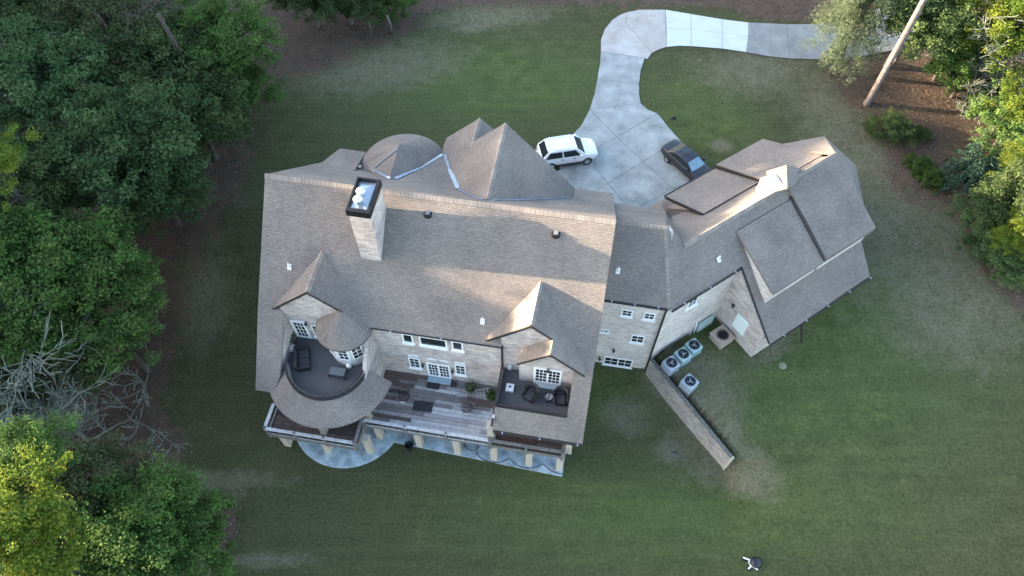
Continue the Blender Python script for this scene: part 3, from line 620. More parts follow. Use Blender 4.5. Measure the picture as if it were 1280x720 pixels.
for x0, x1 in ((-15.1, -14.4), (-14.2, -13.6)): MB().box(x0, x1, Y0 - .05, Y0 + .01, 5.75, 5.86).build('lintel', WHITE, HO)
window(I, -2.72, -1.98, 7.75, 8.55, -.002, 2, 2); window(I, -1.26, -.5, 7.75, 8.55, -.002, 2, 2); window(I, -1.66, -.72, 4.4, 5.4, -.002, 2, 2); window(I, -3.14, -1.02, .45, 1.65, -.002, 2, 2, double=True)
window(I, -3.98, -3.25, 5.2, 5.5, -.002, 2, 1, fw=.05)
window(RW, 1.94, 2.82, 7.65, 8.7, -.152, 2, 2)
window(I, -7.78, -5.98, 6.3, 8.3, -5.003, 3, 4, 'balcony_door', .14, False, False, True)
MB().box(-7.75, -6.0, -5.4, -5.0, 6.1, 6.24).build('door_step', mat('blue_grey_step2', (.33, .40, .43), .8), HO)
window(I, -23.95, -22.95, 6.25, 8.45, -4.364, 3, 4, 'balcony_door', .16, False, False, False)
window(I, -22.6, -21.95, 6.7, 8.2, -4.364, 2, 3)
for ang in (238, 270 + 2, 310, 345):
    a = math.radians(ang); T = Matrix.Translation((TC[0] + 1.36 * math.cos(a), TC[1] + 1.36 * math.sin(a), 0)) @ Matrix.Rotation(a + math.pi / 2, 4, 'Z')
    window(T, -.36, .36, 6.95, 8.35, 0, 2, 3, fw=.07, sill=False)
# garage doors towards the driveway
for x0 in (8.0, 11.6):
    mb = MB(RW); mb.box(x0, x0 + 2.8, 8.58, 8.66, 3.05, 5.2); g = mb.build('garage_door', WHITE, HO)
# wall lanterns
def lantern(x, z, y, xf=None):
    mb = MB(xf); mb.box(x - .03, x + .03, y - .16, y, z + .05, z + .1); mb.ring([(0, z - .22), (.09, z - .15), (.11, z + .02), (.05, z + .1), (0, z + .18)], x, y - .18, n=8); mb.build('wall_lantern', DARKM, HO)
lantern(-15.42, 4.9, Y0); lantern(-13.36, 4.75, Y0); lantern(-3.45, 1.35, 0); lantern(-2.6, 2.9, 0); lantern(-6.88, 8.35, -5.0); lantern(-22.8, 8.5, -4.36)

# --- balconies
mb = MB(); pf = [(RC[0] + 2.75 * math.cos(a), RC[1] + 2.75 * math.sin(a)) for a in np.linspace(math.radians(190), math.radians(352), 30)]
mb.prism(pf + [(-18.45, -4.1), (-24.1, -4.1), (-24.1, -6.2)], 5.7, 6.1); mb.build('balcony_floor', BFLOOR, HO)
MB().box(-9.8, -5.28, -7.45, -4.0, 5.7, 6.1).build('balcony_floor', BFLOOR, HO)
RAILG = mat('grey_brown_rail', (.24, .23, .225), .7)
def rail_arc(r, z0, z1, a0, a1, nb, name='balcony_railing'):
    o = MB().ring([(r - .05, z1), (r - .05, z1 + .06), (r + .05, z1 + .06), (r + .05, z1), (r - .05, z1)], *RC, n=36, a0=a0, a1=a1, smooth=False).build(name, DARKM, HO)
    mb = MB()
    for i in range(nb):
        a = a0 + (a1 - a0) * i / (nb - 1); x = RC[0] + r * math.cos(a); y = RC[1] + r * math.sin(a); mb.box(x - .04, x + .04, y - .04, y + .04, z0, z1)
    q = mb.build('baluster', RAILG, o); q['kind'] = 'stuff'
rail_arc(2.6, 6.1, 7.05, math.radians(196), math.radians(350), 40)
MB().ring([(2.70, 6.1), (2.70, 6.95), (2.76, 6.95), (2.76, 6.1)], *RC, n=36, a0=math.radians(194), a1=math.radians(352), smooth=False).build('shadow_backing', mat('painted_shadow_black', (.02, .02, .022), .8), HO)  # dark ring added to paint the shadow behind the balusters
def rail_line(a, b_, zt, nb, name='balcony_railing', m=DARKM, zb=None):
    a = Vector(a); b_ = Vector(b_); mb = MB(); mb.bar(a + Vector((0, 0, zt)), b_ + Vector((0, 0, zt)), .09, .06); mb.bar(a + Vector((0, 0, .12)), b_ + Vector((0, 0, .12)), .06, .05); o = mb.build(name, m, HO); mb = MB()
    for i in range(nb): p = a.lerp(b_, i / (nb - 1)); mb.box(p.x - .02, p.x + .02, p.y - .02, p.y + .02, p.z + .1, p.z + zt)
    q = mb.build('baluster', m, o); q['kind'] = 'stuff'
rail_line((-9.7, -7.3, 6.1), (-5.35, -7.3, 6.1), .85, 40); rail_line((-9.75, -7.2, 6.1), (-9.75, -4.7, 6.1), .85, 24)
# porch columns and piers
def column(x, y, z0, z1, w=.42, m=CAPST):
    mb = MB(); mb.box(x - w / 2, x + w / 2, y - w / 2, y + w / 2, z0, z1); mb.box(x - w / 2 - .05, x + w / 2 + .05, y - w / 2 - .05, y + w / 2 + .05, z0 + .004, z0 + .14); mb.box(x - w / 2 - .05, x + w / 2 + .05, y - w / 2 - .05, y + w / 2 + .05, z1 - .14, z1 + .006); mb.build('column', m, HO, .015)
column(-21.2, -9.55, 3.0, 5.55, .34); column(-18.55, -8.1, 3.0, 5.6, .45); column(-10.05, -8.15, 3.0, 5.5, .42); column(-24.35, -8.0, 3.0, 5.7, .4); column(-4.9, -8.1, 3.0, 5.4, .4)

# ================================================================== DECK
DK = empty('wooden_deck', (OX, OY, 0), math.radians(-9.6), 'weathered raised timber deck with mismatched dark and bleached boards behind the house', 'deck')
random.seed(11)
ROWT = [0]
def boards(x0, x1, y0, y1, rows, pick, lens=(1.4, 4.6), z=3.0):
    h = (y1 - y0) / rows
    for r in range(rows):
        x = x0; ya = y0 + r * h; ROWT[0] = random.gauss(0, .2)
        while x < x1 - .01:
            L = min(random.uniform(*lens), x1 - x)
            if x1 - x - L < .5: L = x1 - x
            MB().box(x + .008, x + L - .008, ya + .01, ya + h - .01, z - .06, z + random.uniform(-.012, .008)).build('deck_board', pick((x + L / 2), ya + h / 2), DK)
            x += L
def pick_main(x, y):
    t = (x + 18.5) / 8.5; s = (-y - 4.4) / 4.0; v = .24 + .45 * t * s + .26 * s * (x > -16) + ROWT[0] + random.gauss(0, .14)
    if x < -17.0: v -= .15
    return BOARDS[0 if v < .12 else 1 if v < .3 else 2 if v < .52 else 3 if v < .74 else 4]
boards(-18.75, -9.95, -8.45, -4.36, 15, pick_main)
boards(-24.85, -18.8, -10.2, -4.4, 19, lambda x, y: BOARDS[0] if random.random() < .75 else BOARDS[5] if random.random() < .5 else BOARDS[1], (2, 5))
boards(-9.93, -5.3, -8.5, -4.4, 14, lambda x, y: BOARDS[5] if random.random() < .65 else BOARDS[1], (1.5, 3.5))
mb = MB(); mb.box(-18.8, -5.2, -8.62, -8.5, 2.65, 3.0); mb.build('rim_beam', GREYRAIL, DK); mb = MB(); mb.box(-24.95, -18.7, -10.34, -10.22, 2.65, 3.02); mb.build('rim_beam', GREYRAIL, DK)
mb = MB(); mb.box(-24.95, -24.86, -10.2, -4.5, 2.65, 3.02); mb.box(-18.79, -18.7, -10.2, -8.63, 2.65, 3.02); mb.build('rim_beam', GREYRAIL, DK)
def deck_rail(a, b_, posts, capm=GREYRAIL):
    a = Vector(a); b_ = Vector(b_); up = Vector((0, 0, 1)); n = len(posts)
    mb = MB(); mb.bar(a + up * .92, b_ + up * .92, .22, .05); mb.bar(a + up * .1, b_ + up * .1, .06, .09); o = mb.build('railing', capm, DK); mb = MB()
    k = int((b_ - a).length / .16)
    for i in range(k): p = a.lerp(b_, (i + .5) / k); mb.box(p.x - .02, p.x + .02, p.y - .02, p.y + .02, 3.1, 3.9)
    q = mb.build('baluster', DARKWD, o); q['kind'] = 'stuff'
    for t in posts: p = a.lerp(b_, t); MB().box(p.x - .07, p.x + .07, p.y - .07, p.y + .07, 2.5, 4.02).build('post', GREYRAIL, DK)
BL = mat('pale_rail_paint', (.52, .52, .53), .7, noise=(.30, .29, .29), nscale=3)
deck_rail((-18.6, -8.62, 3), (-10.1, -8.62, 3), (0, .33, .66, 1), BL); deck_rail((-10.0, -8.62, 3), (-5.25, -8.62, 3), (.0, .5, 1), GREYRAIL)
deck_rail((-24.85, -10.28, 3), (-18.8, -10.28, 3), (0, .33, .66, 1), BL); deck_rail((-24.88, -10.2, 3), (-24.88, -8.5, 3), (0,), BL); deck_rail((-18.72, -10.2, 3), (-18.72, -8.7, 3), (0, 1), GREYRAIL)
deck_rail((-5.2, -8.6, 3), (-5.2, -6.5, 3), (0,), GREYRAIL)
def pier(x, y, w=.45, z1=2.66):
    mb = MB(); mb.box(x - w / 2, x + w / 2, y - w / 2, y + w / 2, 0, z1); mb.box(x - w / 2 - .04, x + w / 2 + .04, y - w / 2 - .04, y + w / 2 + .04, z1 - .16, z1 + .006); mb.build('stone_pier', CAPST, DK, .015)
for x, y in ((-18.5, -9.35), (-18.1, -8.2), (-15.2, -8.3), (-12.45, -8.4), (-9.85, -8.42), (-7.42, -8.4), (-5.3, -8.4), (-24.4, -9.8), (-21.4, -9.8)): pier(x, y)

# ================================================================== RETAINING WALL
RT = empty('retaining_wall', (WS[0], WS[1], 0), 0, 'long low weathered brick retaining wall running from the house corner across the lawn', 'wall')
Lw = WL; T = Matrix.Rotation(math.atan2(WD[1], WD[0]), 4, 'Z')
n = 24; top = lambda t: 2.62 - .55 * (t / Lw)
mb = MB(T); mb.add([(0, -.11, -.4), (Lw, -.11, -.4), (Lw, .11, -.4), (0, .11, -.4), (0, -.11, top(0)), (Lw, -.11, top(Lw)), (Lw, .11, top(Lw)), (0, .11, top(0))], [(0, 1, 5, 4), (1, 2, 6, 5), (2, 3, 7, 6), (3, 0, 4, 7), (4, 5, 6, 7), (0, 3, 2, 1)]); mb.build('wall_body', WALLST, RT)
k = 34
for i in range(k):
    a, b_ = Lw * i / k, Lw * (i + 1) / k - .012; j = random.uniform(-.006, .012); za, zb = top(a) + .003, top(b_) + .003
    mb = MB(T); y0, y1 = -.125, .125
    mb.add([(a, y0, za), (b_, y0, zb), (b_, y1, zb), (a, y1, za)] + [(a, y0, za + .08 + j), (b_, y0, zb + .08 + j), (b_, y1, zb + .08 + j), (a, y1, za + .08 + j)], [(0, 3, 2, 1), (4, 5, 6, 7), (0, 1, 5, 4), (1, 2, 6, 5), (2, 3, 7, 6), (3, 0, 4, 7)])
    mb.build('coping_stone', mat('moss_dark_coping', (.17, .16, .15), .95, noise=(.06, .065, .05), nscale=5), RT)
mb = MB(T); mb.box(Lw + .004, Lw + .14, -.14, .14, -.3, top(Lw) + .10); mb.build('end_stone', CAPST, RT, .02)

sn_scale = 1.07
# ================================================================== VEHICLES
def loft(mb, secs, smooth=True):
    n = len(secs[0]); vs = [p for s_ in secs for p in s_]; fs = []
    for i in range(len(secs) - 1):
        for k in range(n): fs.append((i * n + k, (i + 1) * n + k, (i + 1) * n + (k + 1) % n, i * n + (k + 1) % n))
    fs += [tuple(range(n)), tuple(range(len(secs) * n - 1, (len(secs) - 1) * n - 1, -1))]
    mb.add(vs, fs, smooth)
def carsec(x, w, zl, zt, crown=.03):
    h = zt - zl
    r = [(x, w * .86, zl), (x, w * .98, zl + h * .18), (x, w, zl + h * .5), (x, w * .975, zl + h * .8), (x, w * .90, zt - .03), (x, w * .55, zt + crown * .7), (x, 0, zt + crown)]
    return r + [(p[0], -p[1], p[2]) for p in r[-2::-1]]
def wheel(P, x, y, r, wd, rimm, name='wheel'):
    T = Matrix.Translation((x, y, r)) @ Matrix.Rotation(math.pi / 2, 4, 'X'); s_ = 1 if y > 0 else -1
    t = MB(T); t.ring([(r * .6, -wd / 2), (r * .93, -wd / 2), (r, -wd * .32), (r, wd * .32), (r * .93, wd / 2), (r * .6, wd / 2), (r * .6, -wd / 2)], n=24); o = t.build(name, RUBBER, P)
    m_ = MB(T); z = -s_ * wd / 2 * .9
    m_.ring([(r * .62, z), (r * .5, z * .85), (r * .5, z * .3), (0, z * .3)], n=20)
    for k in range(5):
        a = k * 2 * math.pi / 5; m_.bar((0, 0, z * .8), (r * .55 * math.cos(a), r * .55 * math.sin(a), z * .85), .09, .05, (0, 0, 1))
    m_.build('rim', rimm, o)
def quad(P, name, m, pts, d=.012):
    pts = [Vector(p) for p in pts]; nn = (pts[1] - pts[0]).cross(pts[2] - pts[0]).normalized()
    c = sum(pts, Vector()) / len(pts)
    if nn.dot(c - Vector((c.x * .9, 0, .8))) < 0: pts = pts[::-1]; nn = -nn
    n = len(pts); vs = [p + nn * d for p in pts] + [p - nn * .02 for p in pts]
    return MB().add(vs, [tuple(range(n)), tuple(range(2 * n - 1, n - 1, -1))] + [(i, i + n, (i + 1) % n + n, (i + 1) % n) for i in range(n)]).build(name, m, P)
def lerp3(a, b_, t): return tuple(a[i] + (b_[i] - a[i]) * t for i in range(3))
def panel(a, b_, c, d, u0, u1, v0, v1):
    """sub-rectangle of the quad a b c d"""
    f = lambda u, v: lerp3(lerp3(a, b_, u), lerp3(d, c, u), v)
    return [f(u0, v0), f(u1, v0), f(u1, v1), f(u0, v1)]
def car(name, loc, ang, label, cat, m, secs, cab, wr, wx, wy, rimm, glass=SHIELD, shade=None, pickup=False):
    P = empty(name, loc, ang, label, cat)
    mb = MB(); loft(mb, [carsec(*q) for q in secs])
    xb0, xt0, xt1, xb1, zb, zt, wb, wt = cab       # rear base, rear top, front top, front base, belt height, roof height, half widths
    B = [(xb0, wb, zb), (xb1, wb, zb), (xb1 - .08, -wb, zb), (xb0, -wb, zb)]; B[2] = (xb1, -wb, zb)
    # greenhouse with a slightly crowned roof
    secs2 = [[(xb0, wb, zb), (xb0, -wb, zb), (xt0, -wt, zt - .05), (xt0, 0, zt - .045), (xt0, wt, zt - .05)], [((xb0 + xb1) / 2, wb + .02, zb), ((xb0 + xb1) / 2, -wb - .02, zb), ((xt0 + xt1) / 2, -wt - .01, zt - .01), ((xt0 + xt1) / 2, 0, zt + .035), ((xt0 + xt1) / 2, wt + .01, zt - .01)], [(xb1, wb, zb), (xb1, -wb, zb), (xt1, -wt, zt - .05), (xt1, 0, zt - .045), (xt1, wt, zt - .05)]]
    loft(mb, secs2, False)
    o = mb.build('body', m, P, .03, 3)
    quad(P, 'windscreen', shade or glass, panel((xb1, wb, zb), (xb1, -wb, zb), (xt1, -wt, zt - .05), (xt1, wt, zt - .05), .07, .93, .06, .92))
    quad(P, 'rear_window', glass, panel((xb0, wb, zb), (xb0, -wb, zb), (xt0, -wt, zt - .05), (xt0, wt, zt - .05), .08, .92, .12, .9))
    for s_ in (1, -1):
        A = (xb0, s_ * wb, zb); Bq = (xb1, s_ * wb, zb); Cq = (xt1, s_ * wt, zt - .05); D = (xt0, s_ * wt, zt - .05)
        for u0, u1 in ((.07, .46), (.5, .90)): quad(P, 'side_window', glass, panel(A, Bq, Cq, D, u0, u1, .1, .86), .035)
    for s_ in (1, -1):
        for wxx in wx: wheel(P, wxx, s_ * wy, wr, .25, rimm)
        q = MB(); q.box(xb1 - .55, xb1 - .33, s_ * (wb + .02) - (.0 if s_ > 0 else .22), s_ * (wb + .02) + (.22 if s_ > 0 else .0), zb + .04, zb + .2); q.build('side_mirror', m, P, .03)
        x1 = secs[-1][0]; w1 = secs[-1][1]; z1 = secs[-1][3]
        q = MB(); q.box(x1 - .16, x1 + .03, s_ * w1 * .58 - .13, s_ * w1 * .58 + .16 * s_ * s_, z1 - .2, z1 - .06); q.build('headlight', LAMP, P, .02)
        x0 = secs[0][0]; w0 = secs[0][1]; z0 = secs[0][3]
        q = MB(); q.box(x0 - .03, x0 + .08, s_ * w0 * .8 - .1, s_ * w0 * .8 + .1, z0 - .32, z0 - .08); q.build('tail_light', RED, P, .02)
        for xx in ((xb0 + xb1) / 2 - .15, (xb0 + xb1) / 2 + .85):
            q = MB(); q.box(xx - .11, xx + .11, s_ * (secs[3][1]) - .02, s_ * (secs[3][1]) + .025, zb - .17, zb - .13); q.build('door_handle', m if m is CARG else PLAS, P)
    x1 = secs[-1][0]; q = MB(); q.box(x1 - .05, x1 + .04, -.42, .42, secs[-1][3] - .3, secs[-1][3] - .08); q.build('grille', PLAS, P, .01)
    q = MB(); q.box(x1 - .12, x1 + .07, -secs[-1][1] * .96, secs[-1][1] * .96, secs[-1][2], secs[-1][2] + .2); q.build('front_bumper', PLAS if pickup else m, P, .03)
    x0 = secs[0][0]; q = MB(); q.box(x0 - .08, x0 + .1, -secs[0][1] * .96, secs[0][1] * .96, secs[0][2], secs[0][2] + .2); q.build('rear_bumper', SILVER if pickup else m, P, .03)
    return P
tr = car('parked_suv', (4.6, 42.6, DZ), math.radians(11), 'white sport utility vehicle on the driveway, its tail half hidden by the roof', 'car', CARW,
    [(-2.42, .80, .55, 1.05), (-2.34, .94, .42, 1.14), (-1.6, .98, .36, 1.18), (-.6, .99, .36, 1.18), (.4, .99, .36, 1.17), (1.3, .98, .36, 1.15), (1.9, .95, .38, 1.08), (2.3, .85, .42, 1.0), (2.48, .66, .52, .88)],
    (-2.32, -1.72, .62, 1.38, 1.14, 1.84, .92, .76), .41, (-1.55, 1.55), .88, SILVER)
tr.scale = (1.0, 1.08, 1.06)
for s_ in (1, -1):
    q = MB(); q.bar((-1.5, s_ * .66, 1.90), (.4, s_ * .66, 1.90), .05, .04); q.build('roof_rail', CARW, tr)
    q = MB(); q.box(-1.0, 1.0, s_ * .99 - .05, s_ * .99 + .05, .34, .42); q.build('running_board', PLAS, tr)
q = MB(); q.box(-1.85, -1.66, -.6, .6, 1.80, 1.845); q.build('roof_spoiler', CARW, tr, .01)
sn = car('parked_sedan', (14.7, 41.45, DZ), math.radians(-54), 'dark grey sedan with a blue windscreen sunshade parked nose towards the garage', 'car', CARG,
    [(-2.42, .62, .5, .86), (-2.34, .80, .35, .95), (-1.9, .88, .25, 1.0), (-1.2, .90, .22, 1.0), (.1, .91, .22, .98), (1.0, .90, .22, .95), (1.7, .88, .22, .87), (2.2, .80, .28, .76), (2.4, .62, .35, .66)],
    (-1.75, -1.05, .25, 1.05, .96, 1.40, .80, .60), .32, (-1.45, 1.42), .80, SILVER, shade=BLUESH)

sn.scale = (sn_scale,) * 3
# ================================================================== AIR CONDITIONERS
def ac_unit(x, y, r, m, label, z=2.45):
    wx = RM @ (RW @ Vector((x, y, 0))); P = empty('air_conditioner', (wx.x, wx.y, z), math.radians(33.5 + r), label, 'air conditioner', 'outdoor air conditioning units in the corner of the lawn')
    MB().box(-.5, .5, -.5, .5, -.3, .05).build('base_pad', GREYRAIL, P)
    MB().box(-.47, .47, -.47, .47, .08, .92).build('cabinet', m, P, .06, 3)
    mb = MB()
    for k in range(9):
        zz = .16 + k * .08
        for s_ in (1, -1): mb.box(-.40, .40, s_ * .475 - .012, s_ * .475 + .012, zz, zz + .03); mb.box(s_ * .475 - .012, s_ * .475 + .012, -.40, .40, zz, zz + .03)
    o = mb.build('louvre', m, P); o['kind'] = 'stuff'
    MB().ring([(0, .935), (.395, .935)], n=28).build('fan_well', mat('fan_well_black', (.008, .01, .02), .6), P)
    MB().ring([(.39, .93), (.39, .96), (.41, .96), (.41, .93)], n=28).build('fan_ring', m, P)
    for k in range(3):
        a = k * 2 * math.pi / 3 + x; T = Matrix.Rotation(a, 4, 'Z'); b_ = MB(T); b_.add([(.05, -.02, .945), (.22, -.08, .945), (.25, .0, .95), (.20, .06, .955), (.05, .04, .95)], [(0, 1, 2, 3, 4)]); b_.build('fan_blade', mat('blade_grey', (.20, .22, .25), .35, .6), P)
    MB().ring([(0, .975), (.07, .97), (.07, .93)], n=12).build('fan_hub', m, P)
    mb = MB()
    for k in range(10):
        a = k * math.pi / 5; mb.bar((.07 * math.cos(a), .07 * math.sin(a), .985), (.34 * math.cos(a), .34 * math.sin(a), .975), .006)
    q = mb.build('fan_guard', BLACK, P); q['kind'] = 'stuff'
ac_unit(.62, -1.5, 0, GREYE, 'grey air conditioner closest to the retaining wall in the row of three')
ac_unit(1.78, -1.42, 0, TEAL, 'teal grey air conditioner in the middle of the row of three')
ac_unit(2.88, -1.3, 0, TEAL, 'teal grey air conditioner at the far end of the row, nearest the tan pedestal')
ac_unit(.78, -3.3, 8, GREYE, 'pale grey air conditioner standing alone on the grass beside the retaining wall')
def wframe(x, y, z=0, r=0): p = RM @ (RW @ Vector((x, y, 0))); return (p.x, p.y, z), math.radians(33.5 + r)
def mframe(x, y, z=0, r=0): p = RM @ Vector((x, y, 0)); return (p.x, p.y, z), math.radians(-9.6 + r)
# utility fittings by the wing wall
l, r_ = wframe(5.25, -1.75, 2.4); P = empty('stone_pedestal', l, r_, 'square tan stone pedestal with a dark round opening on its top', 'pedestal')
MB().box(-.6, .6, -.62, .62, -.3, .62).build('pedestal_block', TANST, P, .02)
MB().box(-.66, .66, -.68, .68, .62, .72).build('pedestal_top', mat('tan_stone', (.42, .33, .25), .85, noise=(.33, .26, .2), nscale=4), P, .02)
MB().ring([(.44, .722), (.44, .80), (.36, .80), (.36, .73), (0, .73)], .02, 0, n=22).build('opening_rim', mat('rusty_ring', (.12, .08, .075), .7, noise=(.05, .04, .04), nscale=5), P)
MB().ring([(0, .742), (.34, .742)], .05, -.03, n=20).build('opening', BLACK, P)
mb = MB(RW); mb.box(6.02, 6.115, -2.75, -1.65, 3.7, 5.4); mb.build('utility_cabinet', mat('pale_cabinet', (.66, .74, .72), .4), HO, .02)
mb = MB(RW); mb.box(4.1, 5.6, -.42, -.15, 2.6, 3.7, top=.08); mb.build('meter_box', TEAL, HO, .03); mb = MB(RW)
for k in range(5): mb.bar((4.2 + .3 * k, -.46, 2.7), (4.3 + .3 * k, -.40, 3.6), .03)
q = mb.build('meter_box_rib', WHITEM, HO); q['kind'] = 'stuff'
mb = MB(RW); mb.tube([(3.9, -.3, 2.3), (3.95, -.25, 3.6), (3.9, -.2, 4.1)], .05); mb.tube([(3.6, -.25, 2.3), (3.6, -.22, 3.2)], .035); mb.build('conduit', WHITEM, HO)
mb = MB(RW); mb.tube([(.5, -.25, 2.4), (.7, -.3, 3.0), (1.4, -.24, 3.05), (2.6, -.3, 2.9), (3.3, -.25, 3.1)], .03); mb.tube([(1.0, -.24, 2.3), (1.05, -.3, 3.1)], .025); mb.build('refrigerant_line', BLACK, HO)
mb = MB(RW); mb.ring([(0, 0), (.1, .02), (.12, .25), (.05, .33), (0, .34)], 6.0, -1.1, n=10, M=Matrix.Translation((0, 0, 5.5))); mb.build('wall_lantern', DARKM, HO)
# small things in the lawn
c = at(977, 459, 2.2); o = MB().ring([(0, .03), (.26, .03), (.29, 0)], c.x, c.y, n=14, M=Matrix.Translation((0, 0, hz1(c.x, c.y)))).build('stepping_stone', mat('mossy_stone', (.22, .23, .15), .9, noise=(.14, .16, .1), nscale=5)); tag(o, 'round mossy stepping stone set in the grass right of the house', 'stone')
c = at(844, 566, .2); o = MB().ring([(0, .05), (.19, .05), (.21, 0)], c.x, c.y, n=16, M=Matrix.Translation((0, 0, hz1(c.x, c.y)))).build('drain_cover', mat('dark_cover', (.06, .065, .06), .7)); tag(o, 'small dark round drain cover in the grass left of the retaining wall', 'drain')
c = at(836, 151, 3.0); P = empty('garden_spigot', (c.x, c.y, hz1(c.x, c.y)), .4, 'small dark garden light knocked over at the edge of the driveway', 'lamp')
MB().tube([(0, 0, .1), (.5, .1, .14)], .03).build('stem', BLACK, P); MB().ring([(0, 0), (.16, .03), (.2, .14), (0, .2)], .55, .1, n=12).build('lamp_shade', BLACK, P)
c = at(941, 703, .2); P = empty('folding_grill', (c.x, c.y, hz1(c.x, c.y)), .2, 'black round grill bowl on white crossed legs lying on the open lawn', 'grill')
MB().ring([(0, .42), (.22, .40), (.34, .30), (.37, .2), (.3, .16), (0, .14)], .15, -.05, n=22).build('grill_lid', mat('grill_enamel', (.012, .015, .02), .35), P)
for a, b_ in (((-.5, .42), (.1, 0)), ((.02, .25), (-.3, .02)), ((-.42, -.32), (-.02, -.1)), ((-.25, -.05), (.12, -.5))): MB().bar((a[0], a[1], .06), (b_[0], b_[1], .16), .09, .06).build('leg', WHITE, P)
MB().bar((-.55, .40, .03), (-.3, .12, .05), .12, .06).build('foot', BLACK, P); MB().bar((-.5, -.38, .03), (-.28, -.3, .05), .12, .06).build('foot', BLACK, P)

# ================================================================== FURNITURE
l, r_ = mframe(-23.0, -6.05, 6.1, 20); P = empty('outdoor_sofa', l, r_, 'dark wicker loveseat with black cushions on the round balcony', 'sofa')
MB().box(-.42, .45, -.8, .8, .05, .34).build('frame', WICK, P, .03); MB().box(-.5, -.3, -.8, .8, .34, .85).build('backrest', WICK, P, .04)
for s_ in (1, -1): MB().box(-.45, .45, s_ * .74 - .09, s_ * .74 + .09, .34, .60).build('armrest', WICK, P, .03); MB().box(-.28, .42, s_ * .32 - .31, s_ * .32 + .31, .345, .47).build('cushion', CUSH, P, .04, 3)
l, r_ = mframe(-20.45, -6.6, 6.1, 0); P = empty('coffee_table', l, r_, 'low dark framed coffee table with a grey top near the turret windows', 'table')
MB().box(-.58, .58, -.34, .34, .38, .44).build('table_frame', WICK, P, .01); MB().box(-.52, .5, -.28, .28, .441, .455).build('tabletop', mat('slate_top', (.10, .115, .125), .4), P)
for a in (-.5, .5):
    for c_ in (-.28, .28): MB().box(a - .04, a + .04, c_ - .04, c_ + .04, 0, .38).build('leg', WICK, P)
l, r_ = mframe(-19.9, -5.98, 6.1); o = MB().ring([(0, 0), (.14, .02), (.19, .15), (.17, .3), (.08, .38), (0, .4)], n=18).build('ceramic_stool', mat('white_ceramic', (.74, .74, .73), .2)); o.location = l; tag(o, 'small round white ceramic stool behind the coffee table on the round balcony', 'stool')
# potted plant in the corner of the round balcony
def leafquads(n, cx, cy, cz, rx, ry, rz, s, seed):
    g = np.random.default_rng(seed); d = g.normal(size=(n, 3)); d /= np.linalg.norm(d, axis=1)[:, None]; p = d * (g.random((n, 1)) ** .4) * np.array([rx, ry, rz]) + np.array([cx, cy, cz]); return p, d
def leafmesh(name, P_, D_, s, seed, m, aspect=.6, updir=.5, hv=None):
    g = np.random.default_rng(seed); n = len(P_)
    nr = D_ * .6 + g.normal(size=(n, 3)) * .55 + np.array([0, 0, updir]); nr /= np.linalg.norm(nr, axis=1)[:, None]
    t = np.cross(nr, g.normal(size=(n, 3))); t /= np.linalg.norm(t, axis=1)[:, None]; b_ = np.cross(nr, t)
    sz = s * g.uniform(.6, 1.3, (n, 1)); t = t * sz; b_ = b_ * sz * aspect
    V = np.stack([P_ - t, P_ + b_, P_ + t, P_ - b_], 1).reshape(-1, 3)
    me = bpy.data.meshes.new(name); me.vertices.add(4 * n); me.vertices.foreach_set('co', V.astype(np.float32).ravel())
    me.loops.add(4 * n); me.loops.foreach_set('vertex_index', np.arange(4 * n, dtype=np.int32)); me.polygons.add(n)
    me.polygons.foreach_set('loop_start', np.arange(0, 4 * n, 4, dtype=np.int32)); me.polygons.foreach_set('loop_total', np.full(n, 4, dtype=np.int32))
    a = me.attributes.new('leafv', 'FLOAT', 'FACE'); rv = g.random(n) ** 1.2; rv = rv if hv is None else .5 * rv + .55 * hv
    a.data.foreach_set('value', np.clip(rv, 0, 1).astype(np.float32))
    me.materials.append(m); me.update(calc_edges=True); return me
def put(name, me, P, loc=(0, 0, 0)):
    o = bpy.data.objects.new(name, me); COL.objects.link(o); o.parent = P; o.location = loc; return o
def pot(x, y, z, label, r=.25, leaf=.35, m=LF_DARK, n=160, cat='potted plant', seed=3, col=DARKM):
    l, r_ = mframe(x, y, z); P = empty('potted_plant', l, 0, label, cat)
    MB().ring([(0, 0), (r * .7, 0), (r, .35), (r * .9, .35), (r * .85, .3), (0, .3)], n=14).build('pot', col, P)
    p, d = leafquads(n, 0, 0, .6, leaf, leaf, .35, .07, seed); put('foliage', leafmesh('foliage', p, d, .08, seed, m), P)
pot(-24.35, -4.75, 6.1, 'grey green potted plant in the corner of the round balcony by the stone wall', .28, .5, LF_OLIVE, 320, seed=5)
l, r_ = mframe(-24.1, -5.35, 6.1, 30); o = MB().box(-.3, .3, -.2, .2, 0, .12).box(-.26, .26, -.16, .16, .12, .3).build('storage_bin', WHITEM, None, .03); o.location = l; o.rotation_euler = (0, 0, r_); tag(o, 'small white storage bin beside the potted plant on the round balcony', 'bin')
def armchair(x, y, r, label):
    l, r_ = mframe(x, y, 6.1, r); P = empty('wicker_armchair', l, r_, label, 'armchair', 'black wicker armchairs on the square balcony')
    MB().box(-.36, .36, -.42, .3, .1, .36).build('seat_frame', WICK, P, .03); MB().box(-.29, .29, -.42, .22, .36, .46).build('cushion', CUSH, P, .04, 3)
    MB().ring([(.38, .3), (.45, .9), (.51, .9), (.46, .28), (.38, .3)], 0, .08, n=18, a0=math.radians(-5), a1=math.radians(185)).build('backrest', WICK, P)
    for s_ in (1, -1): MB().box(s_ * .42 - .05, s_ * .42 + .05, -.4, .12, .3, .62).build('armrest', WICK, P, .02); MB().box(s_ * .33 - .03, s_ * .33 + .03, -.4, -.34, 0, .12).build('leg', WICK, P); MB().box(s_ * .3 - .03, s_ * .3 + .03, .2, .26, 0, .12).build('leg', WICK, P)
